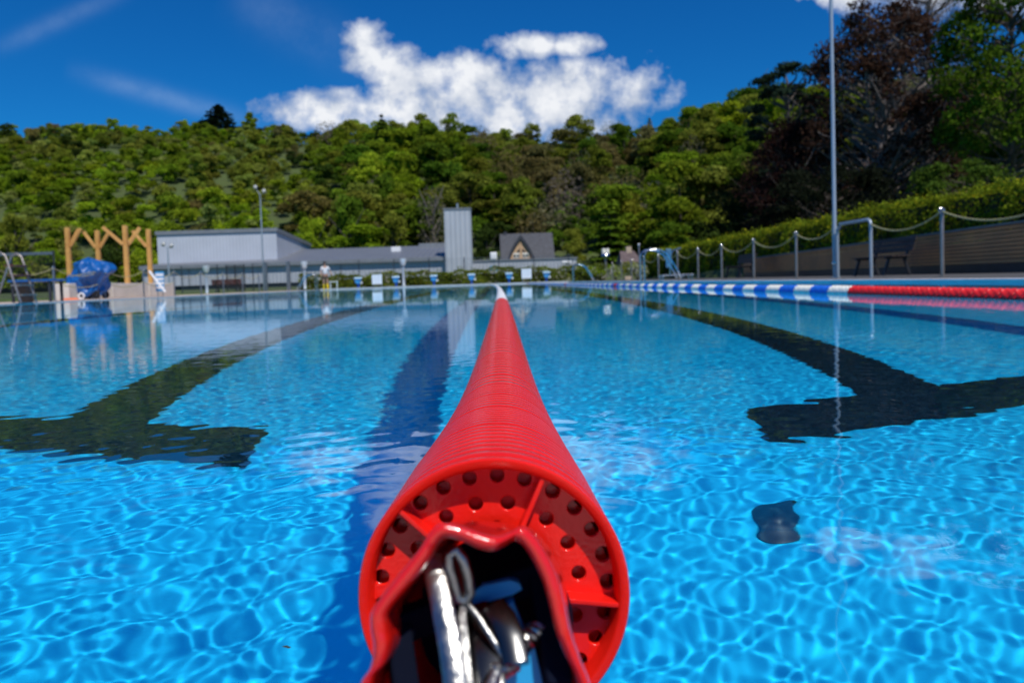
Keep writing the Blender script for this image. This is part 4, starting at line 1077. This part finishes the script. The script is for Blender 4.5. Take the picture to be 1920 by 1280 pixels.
rest = {'red': MB(), 'white': MB()}
rr2 = random.Random(5)
while y < 50.0:
    kind = 'red' if y < 5.25 or y > 49.5 else 'white'
    if cnt < 75:
        seg = 112 if y < .9 else (72 if y < 2 else 40)
        L0 = ML if y < 5.25 - .11 else ML
        nfin = 8 if y < .40 else (5 if y < .66 else (3 if y < 1.1 else 2))
        float_part(LR, rope1, y, L0, kind, seg, nfin, org); y += L0 + rr2.choice([0, .001, .002, .005]); cnt += 1
    else:
        L0 = .33; a, b_ = rope1(y), rope1(min(y+L0, 50.1)); q_ = (b_-a).to_track_quat('Y', 'Z').to_matrix().to_4x4()
        rest[kind].lathe([(RAD*.6, 0), (RAD, .004)] + [(RAD*(1 if i % 2 else .95), .004 + i*L0/12) for i in range(1, 12)] + [(RAD*.6, L0-.003)], 16, 'Y', mtx=Matrix.Translation(a - org) @ q_); y += L0
for k, mbx in rest.items():
    if mbx.v: o = mbx.build('float', M[k], LR); o['kind'] = 'stuff'; o['label'] = 'distant run of %s floats' % k
# bare wire inside is hidden; scalloped end sleeve in front of the first float
ax = Vector((-.005, -.083, .011)).normalized()
c0 = Vector((.0005, .006, -.003)); q_ = ax.to_track_quat('Y', 'Z').to_matrix().to_4x4()
mt_ = Matrix.Translation(c0) @ q_
EDGE = [(95,1280),(150,1190),(168,1080),(150,990),(155,895),(260,755),(400,590),(475,480),(540,440),(650,458),(750,494),(845,510),(920,487),(1000,460),(1085,540),(1170,690),(1222,850),(1255,1000),(1300,1130),(1360,1280),
        (1385,1480),(1220,1720),(930,1830),(520,1830),(210,1700),(80,1480)]
pe = [at(640 + x/2.909, 840 + y_/2.909, .193) - org for x, y_ in EDGE]; ctr = sum(pe, Vector()) / len(pe)
ring = []
for i in range(len(pe)):
    p0_, p1_, p2_, p3_ = pe[i-1], pe[i], pe[(i+1) % len(pe)], pe[(i+2) % len(pe)]
    for k in range(6):
        u = k / 6; ring.append(.5*((2*p1_) + (p2_-p0_)*u + (2*p0_-5*p1_+4*p2_-p3_)*u*u + (3*p1_-p0_-3*p2_+p3_)*u**3))
bc = Vector((0, .006, 0)); NR = len(ring); vs = []
def sec(u, off, sc_=1.):
    """u 0 back..1 front, off = inward offset"""
    out = []
    for p_ in ring:
        d_ = p_ - ctr; L_ = d_.length; dr = d_ / L_
        back = bc + dr * .0255
        front = ctr + dr * (L_ - off)
        w_ = u ** .75; q2_ = back.lerp(front, u); rr_ = (.0255 - off*.5) * (1-w_) + (L_ - off) * w_
        c_ = bc.lerp(ctr, u); y_ = (bc.y * (1-u) + (ctr.y) * u)
        tilt = -dr.z * L_ * -.18 * u
        q2_ = c_ + dr * rr_; out.append(Vector((q2_.x, y_ + tilt, q2_.z)))
    return out
SEC = [(0, 0), (.06, -.0005), (.18, -.0008), (.32, -.0010), (.48, -.0010), (.64, -.0006), (.78, -.0002), (.9, 0), (.965, 0), (.985, .0002), (.998, .0009), (1.004, .0021), (.998, .0033), (.985, .0041), (.95, .0044), (.75, .0046), (.45, .005), (.2, .006)]
for u, off in SEC: vs += sec(u, off)
fs = [(a_*NR + k, (a_+1)*NR + k, (a_+1)*NR + (k+1) % NR, a_*NR + (k+1) % NR) for a_ in range(len(SEC)-1) for k in range(NR)]
MB().add(vs, fs, True).build('end_sleeve', mat('glossy_red_plastic', (.66, .010, .006), .14, 0, .1, 30, coat=.5, bump=.10, bscale=60), LR)

# steel clip in the sleeve: a thing of its own held by the rope end
SP = org + c0 + ax * .055
CL = thing('snap_hook', SP, 'shiny steel snap hook with wire loops inside the red rope end', 'hook')
def S(px, py, Y): return at(px, py, Y - .016) - SP
def flat_bar(path, w, th, name, m, par=CL):
    mb = MB(); 
    for a, b_ in zip(path[:-1], path[1:]): pass
    pts = [Vector(p_) for p_ in path]
    n_ = len(pts); vs = []; 
    side = Vector((1, 0, .05)).normalized()
    for i in range(n_):
        d = (pts[min(i+1, n_-1)] - pts[max(i-1, 0)]).normalized(); nn = d.cross(side).normalized(); sd = nn.cross(d).normalized()
        for (u, v_) in ((-1, -1), (-.75, -1.25), (.75, -1.25), (1, -1), (1, 1), (.75, 1.25), (-.75, 1.25), (-1, 1)):
            vs.append(pts[i] + sd*u*w/2 + nn*v_*th/2)
    fs = [(i*8+k, i*8+(k+1) % 8, (i+1)*8+(k+1) % 8, (i+1)*8+k) for i in range(n_-1) for k in range(8)]
    fs += [tuple(range(8)), tuple((n_-1)*8+k for k in range(8))]
    return mb.add(vs, fs, True).build(name, m, par)
chrome = mat('chrome', (.36, .355, .34), .28, 1., .25, 90, bump=.10)
flat_bar([S(812, 1050, .226), S(820, 1090, .221), S(833, 1150, .215), S(846, 1215, .209), S(858, 1300, .203)], .0060, .0045, 'body', chrome)
flat_bar([S(850, 1032, .240), S(862, 1070, .232), S(872, 1110, .226), S(868, 1160, .220), S(876, 1230, .212), S(885, 1320, .205)], .0022, .0028, 'gate', chrome)
loop = [(842, 1040), (856, 1030), (868, 1048), (878, 1080), (882, 1110), (872, 1128), (858, 1122), (850, 1090), (842, 1060)]
MB().tube([S(x, y_, .222) for x, y_ in loop], .0016, 10, closed=True).build('eye', chrome, CL)
MB().tube([S(880, 1135, .222), S(900, 1160, .219), S(925, 1200, .216), S(945, 1232, .214)], .0010, 8).build('spring_wire', chrome, CL)
dk_ = mat('gunmetal', (.10, .10, .10), .22, 1., .2, 40)
flat_bar([S(925, 1142, .224), S(945, 1165, .220), S(960, 1200, .216), S(968, 1245, .212)], .0070, .0040, 'bracket', dk_)
flat_bar([S(888, 1140, .230), S(905, 1195, .222), S(915, 1250, .214), S(922, 1320, .208)], .0085, .0030, 'latch', dk_)
# twisted wire ferrules
def coil(a, b_, R1, turns, r, name):
    a = Vector(a); b_ = Vector(b_); d = (b_ - a); ux = d.normalized().orthogonal().normalized(); uy = d.normalized().cross(ux); mb = MB()
    for s in range(3):
        pts = [a + d*t_ + (ux*math.cos(2*PI*(turns*t_ + s/3)) + uy*math.sin(2*PI*(turns*t_ + s/3)))*R1 for t_ in np.linspace(0, 1, 14*turns)]
        mb.tube(pts, r, 7)
    return mb.build(name, chrome, CL)
coil(S(958, 1222, .220), S(1012, 1178, .226), .0020, 2, .00125, 'wire_strand')
coil(S(925, 1262, .213), S(965, 1238, .217), .0019, 2, .0012, 'wire_strand')
MB().tube([S(930, 1262, .213), S(915, 1300, .208), S(900, 1360, .202)], .0026, 8).build('cable_end', chrome, CL)
# dark moulded insert carrying the clip; added blue slabs stand for water seen through
t = LR
dkb = mat('navy_insert', (.004, .006, .016), .9, 0, .2, 30, spec=.05)
mb = MB()
for a_, b_ in (((745, 1175, .232), (1010, 1075, .240)), ((1010, 1075, .240), (1048, 1290, .216)), ((745, 1175, .232), (765, 1330, .212)), ((960, 1090, .246), (1040, 1075, .246))):
    mb.beam(at(a_[0], a_[1], a_[2]-.016) - org, at(b_[0], b_[1], b_[2]-.016) - org, .007, .009, bev=.001)
mb.build('inner_bracket', dkb, LR)
MB().lathe([(.001, .030), (.0275, .030)], 40, 'Y', mtx=mt_).build('shade_disc', dkb, LR)  # added dark disc, deep shade inside the sleeve put into its colour
bp_ = mat('water_stand_in_blue', (.02, .42, .85), .5, 0, .05, 30)  # colour of the added slabs that stand for water behind the sleeve
def slab(pts, Y, th, name):
    f_ = [at(px, py, Y - .016) - org for px, py in pts]; n_ = len(f_); bk = [v_ + Vector((0, th, 0)) for v_ in f_]
    MB().add(f_ + bk, [tuple(range(n_)), tuple(range(2*n_-1, n_-1, -1))] + [(i, (i+1) % n_, (i+1) % n_ + n_, i+n_) for i in range(n_)]).build(name, bp_, LR)
slab([(884, 1112), (905, 1098), (955, 1088), (972, 1092), (979, 1104), (960, 1115), (886, 1135)], .232, .004, 'water_stand_in')
slab([(938, 1142), (962, 1128), (984, 1182), (970, 1194)], .230, .004, 'water_stand_in')
slab([(938, 1283), (984, 1225), (1002, 1215), (1018, 1283), (1010, 1330), (940, 1330)], .222, .004, 'water_stand_in')
# anchor on the near wall
t = thing('wall_anchor', (-.052, Y0-.03, DECKZ+.004), 'steel anchor eye on the pool edge under the camera', 'anchor')
MB().lathe([(.001, 0), (.014, .0005), (.014, .004), (.006, .006), (.006, .02)], 18).build('bolt', chrome, t)
MB().tube([(0, .012*math.cos(a), .03 + .012*math.sin(a)) for a in np.linspace(0, 2*PI, 20)[:-1]], .003, 8, closed=True).build('eye', chrome, t)

# second rope
def rope2(y): return Vector((2.5 + .04*math.sin(y*.22), y, .006 + .003*math.sin(y*1.3)))
L2 = thing('lane_rope', rope2(.6), 'lane rope with a red end and white and blue stripes on the right', 'lane rope')
org2 = rope2(.6); y = .6; cnt = 0; rest = {'red': MB(), 'cream': MB(), 'blue': MB()}
ystart = 5.27
def k2(y):
    if y < ystart or y > 49.3 or abs(y - 24.9) < .2 or abs(y - 15.1) < .12: return 'redworn'
    return 'cream' if ((y - ystart) % .642) < .32 else 'blue'
while y < 50.0:
    if y < 12.5:
        L0 = .107; kd = k2(y + .05); float_part(L2, rope2, y, L0, kd, 36, 4, org2, twist=True); y += L0
    else:
        L0 = .107 if y < 26 else .16; kd = k2(y + L0/2); kd = 'red' if kd == 'redworn' else kd
        a, b_ = rope2(y), rope2(min(y+L0, 50.1)); q_ = (b_-a).to_track_quat('Y', 'Z').to_matrix().to_4x4()
        rest[kd].lathe([(RAD*.6, 0), (RAD*.97, .004), (RAD, L0*.3), (RAD*.92, L0*.5), (RAD, L0*.7), (RAD*.97, L0-.005), (RAD*.6, L0-.002)], 14, 'Y', mtx=Matrix.Translation(a - org2) @ q_); y += L0
for k, mbx in rest.items():
    if mbx.v: o = mbx.build('float', M['redworn' if k == 'red' else k], L2); o['kind'] = 'stuff'; o['label'] = 'distant %s floats' % {'red': 'red', 'cream': 'white', 'blue': 'blue'}[k]
# near end wire of the second rope
MB().tube([Vector((2.5, .13, .01)) - org2, Vector((2.5, .62, .006)) - org2], .004, 8).build('wire', M['steel'], L2)

# ------------------------------------------------------------------ floor nozzle
t = thing('floor_inlet', (.69-.043, 1.84, -DEPTH), 'dark round inlet fitting on the pool floor right of the rope', 'pool inlet')
a_ = MB().lathe([(.001, .0), (.058, .001), (.060, .006), (.048, .012), (.030, .016), (.026, .020), (.001, .021)], 36).build('cap', mat('dark_teal_plastic', (.004, .03, .045), .5), t)
for o in (a_,): o.cycles.is_caustics_receiver = True
p = (1.05, 11.0)
o = MB().lathe([(.001, 0), (.10, .001), (.11, .01), (.001, .02)], 24).build('floor_inlet', M['black'], None); o.location = (.99, 10.2, -DEPTH+.002); tag(o, 'small distant dark inlet on the floor ahead of the first one', 'pool inlet'); o.cycles.is_caustics_receiver = True

# floating specks
r9 = random.Random(2)
SPK = [(538, 1213), (1432, 760)]
for i, (px, py) in enumerate(SPK):
    d = at(px, py, 1.0) - CAM; k = (.0015 - CAM.z) / d.z; p = CAM + d*k
    o = MB().add([(-.004, -.001, 0), (.004, -.0015, .0005), (.0045, .0012, .001), (-.003, .0018, .0003), (0, 0, .002)], [(0, 1, 4), (1, 2, 4), (2, 3, 4), (3, 0, 4), (3, 2, 1, 0)]).build('floating_leaf', mat('dead_leaf', (.02, .03, .02), .7), None)
    o.location = p; o.scale = (.5, .5, .5); o.rotation_euler.z = r9.random()*3
    tag(o, ['tiny dark speck floating left of the rope end', 'tiny speck floating by the right dark cross bar'][i], 'speck', 'specks floating on the water')

# ------------------------------------------------------------------ light
EL, AZ = R_(58), R_(25)
sd = Vector((math.cos(EL)*math.sin(AZ), -math.cos(EL)*math.cos(AZ), math.sin(EL)))
sun = bpy.data.lights.new('sun', 'SUN'); so = bpy.data.objects.new('sun', sun); col.objects.link(so)
so.rotation_euler = sd.to_track_quat('Z', 'Y').to_euler(); sun.energy = 4.2; sun.angle = R_(.53); sun.color = (1, .96, .90)
sun.cycles.is_caustics_light = True

W = bpy.data.worlds.new('World'); sc.world = W; W.use_nodes = True
nt = W.node_tree; N = nt.nodes; L = nt.links; bg = N['Background']; bg.inputs[1].default_value = .1
sky = N.new('ShaderNodeTexSky'); sky.sky_type = 'NISHITA'; sky.sun_disc = False; sky.sun_elevation = EL; sky.sun_rotation = PI - AZ
sky.air_density = 1.0; sky.dust_density = .15; sky.ozone_density = 3.0
hs = N.new('ShaderNodeHueSaturation'); hs.inputs['Saturation'].default_value = 1.25; hs.inputs['Value'].default_value = .8; L.new(sky.outputs[0], hs.inputs['Color'])
tc = N.new('ShaderNodeTexCoord'); sp = N.new('ShaderNodeSeparateXYZ'); L.new(tc.outputs['Generated'], sp.inputs[0])
mul = N.new('ShaderNodeMix'); mul.data_type = 'RGBA'; mul.blend_type = 'MULTIPLY'; mul.inputs[0].default_value = 1
L.new(hs.outputs[0], mul.inputs[6]); mul.inputs[7].default_value = (.085, .68, 1.15, 1)
def val(x): return x
tx = mth('DIVIDE', sp.outputs[0], mth('MAXIMUM', sp.outputs[1], .02)); tz = mth('DIVIDE', sp.outputs[2], mth('MAXIMUM', sp.outputs[1], .02))
cmb = N.new('ShaderNodeCombineXYZ'); L.new(tx, cmb.inputs[0]); L.new(tz, cmb.inputs[1])
def nzt(scale, detail, rough=.55, off=(0, 0, 0)):
    mp = N.new('ShaderNodeMapping'); mp.inputs['Location'].default_value = off; L.new(cmb.outputs[0], mp.inputs[0])
    t_ = N.new('ShaderNodeTexNoise'); t_.inputs['Scale'].default_value = scale; t_.inputs['Detail'].default_value = detail; t_.inputs['Roughness'].default_value = rough
    L.new(mp.outputs[0], t_.inputs['Vector']); return t_.outputs['Fac']
def uv(px, py):
    dx, dy = px - 918, py - 529; return ((dx - .032*dy) / FPX, -(dy + .032*dx) / FPX)
acc = None
CLD = [(690, 78, 48, 34), (735, 130, 75, 45), (700, 115, 60, 40), (880, 150, 85, 55), (985, 92, 78, 26), (1075, 90, 55, 22), (1090, 175, 155, 66), (1165, 172, 76, 60), (960, 180, 110, 60), (620, 212, 115, 42),
       (580, 225, 55, 30), (830, 205, 200, 62), (1000, 215, 200, 60), (790, 160, 80, 50), 
       (1600, -10, 85, 40), (1760, -30, 160, 60), (1880, -40, 120, 70)]
for (px, py, a, b_) in CLD:
    cx_, cz_ = uv(px, py); dxn = mth('DIVIDE', mth('SUBTRACT', tx, cx_), a/FPX); dzn = mth('DIVIDE', mth('SUBTRACT', tz, cz_), b_/FPX)
    v_ = mth('SUBTRACT', 1.0, mth('ADD', mth('MULTIPLY', dxn, dxn), mth('MULTIPLY', dzn, dzn)))
    v_ = mth('MAXIMUM', v_, -1.2); acc = v_ if acc is None else mth('MAXIMUM', acc, v_)
n1 = nzt(14, 8, .6); n2 = nzt(34, 7, .6, (3, 1, 0))
dens = mth('ADD', mth('MULTIPLY', acc, .55), mth('ADD', mth('MULTIPLY', mth('SUBTRACT', n1, .5), 1.7), mth('MULTIPLY', mth('SUBTRACT', n2, .5), 1.3)))
alpha = mrange(dens, -.12, .56, 0, 1); 
front = mrange(sp.outputs[1], .05, .1, 0, 1); alpha = mth('MULTIPLY', alpha, front)
# shaded undersides of the clouds
lit = mth('ADD', mrange(dens, .0, .9, .50, .92), mth('MULTIPLY', mth('SUBTRACT', nzt(12, 6, .6, (5.02, 2, 0)), .5), 2.0))
cr = N.new('ShaderNodeValToRGB'); L.new(lit, cr.inputs[0])
cr.color_ramp.elements[0].position = .35; cr.color_ramp.elements[0].color = (3.6, 4.4, 6.0, 1)
cr.color_ramp.elements[1].position = .95; cr.color_ramp.elements[1].color = (8.8, 9.0, 9.4, 1)
# thin high streaks
def streak(p0, p1, w, s):
    (x0, z0), (x1, z1) = uv(*p0), uv(*p1); Ld = math.hypot(x1-x0, z1-z0); ux, uz = (x1-x0)/Ld, (z1-z0)/Ld
    al = mth('ADD', mth('MULTIPLY', mth('SUBTRACT', tx, x0), ux), mth('MULTIPLY', mth('SUBTRACT', tz, z0), uz))
    ac = mth('ADD', mth('MULTIPLY', mth('SUBTRACT', tx, x0), -uz), mth('MULTIPLY', mth('SUBTRACT', tz, z0), ux))
    ac = mth('DIVIDE', ac, w/FPX); g1 = mth('POWER', 2.718, mth('MULTIPLY', mth('MULTIPLY', ac, ac), -1.0))
    m1 = mth('MULTIPLY', mrange(al, 0, Ld*.3, 0, 1), mrange(al, Ld*.7, Ld*1.05, 1, 0))
    return mth('MULTIPLY', mth('MULTIPLY', g1, m1), s)
st = mth('ADD', streak((0, 115), (270, -5), 16, .10), mth('ADD', streak((140, 140), (520, 245), 17, .16), streak((430, -10), (700, 130), 40, .09)))
st = mth('MULTIPLY', st, mrange(nzt(11, 6, .65, (1, 7, 0)), .3, .75, .25, 1.4)); st = mth('MULTIPLY', st, front)
m1 = N.new('ShaderNodeMix'); m1.data_type = 'RGBA'; L.new(st, m1.inputs[0]); L.new(mul.outputs[2], m1.inputs[6]); m1.inputs[7].default_value = (5.5, 7.2, 9.4, 1)
m2 = N.new('ShaderNodeMix'); m2.data_type = 'RGBA'; L.new(alpha, m2.inputs[0]); L.new(m1.outputs[2], m2.inputs[6]); L.new(cr.outputs[0], m2.inputs[7])
L.new(m2.outputs[2], bg.inputs[0])

sc.view_settings.view_transform = 'Standard'; sc.view_settings.look = 'None'; sc.view_settings.exposure = 0; sc.view_settings.gamma = 1
sc.cycles.use_denoising = True
sc.cycles.max_bounces = 10; sc.cycles.transmission_bounces = 8; sc.cycles.glossy_bounces = 4; sc.cycles.diffuse_bounces = 3
sc.cycles.sample_clamp_indirect = 6
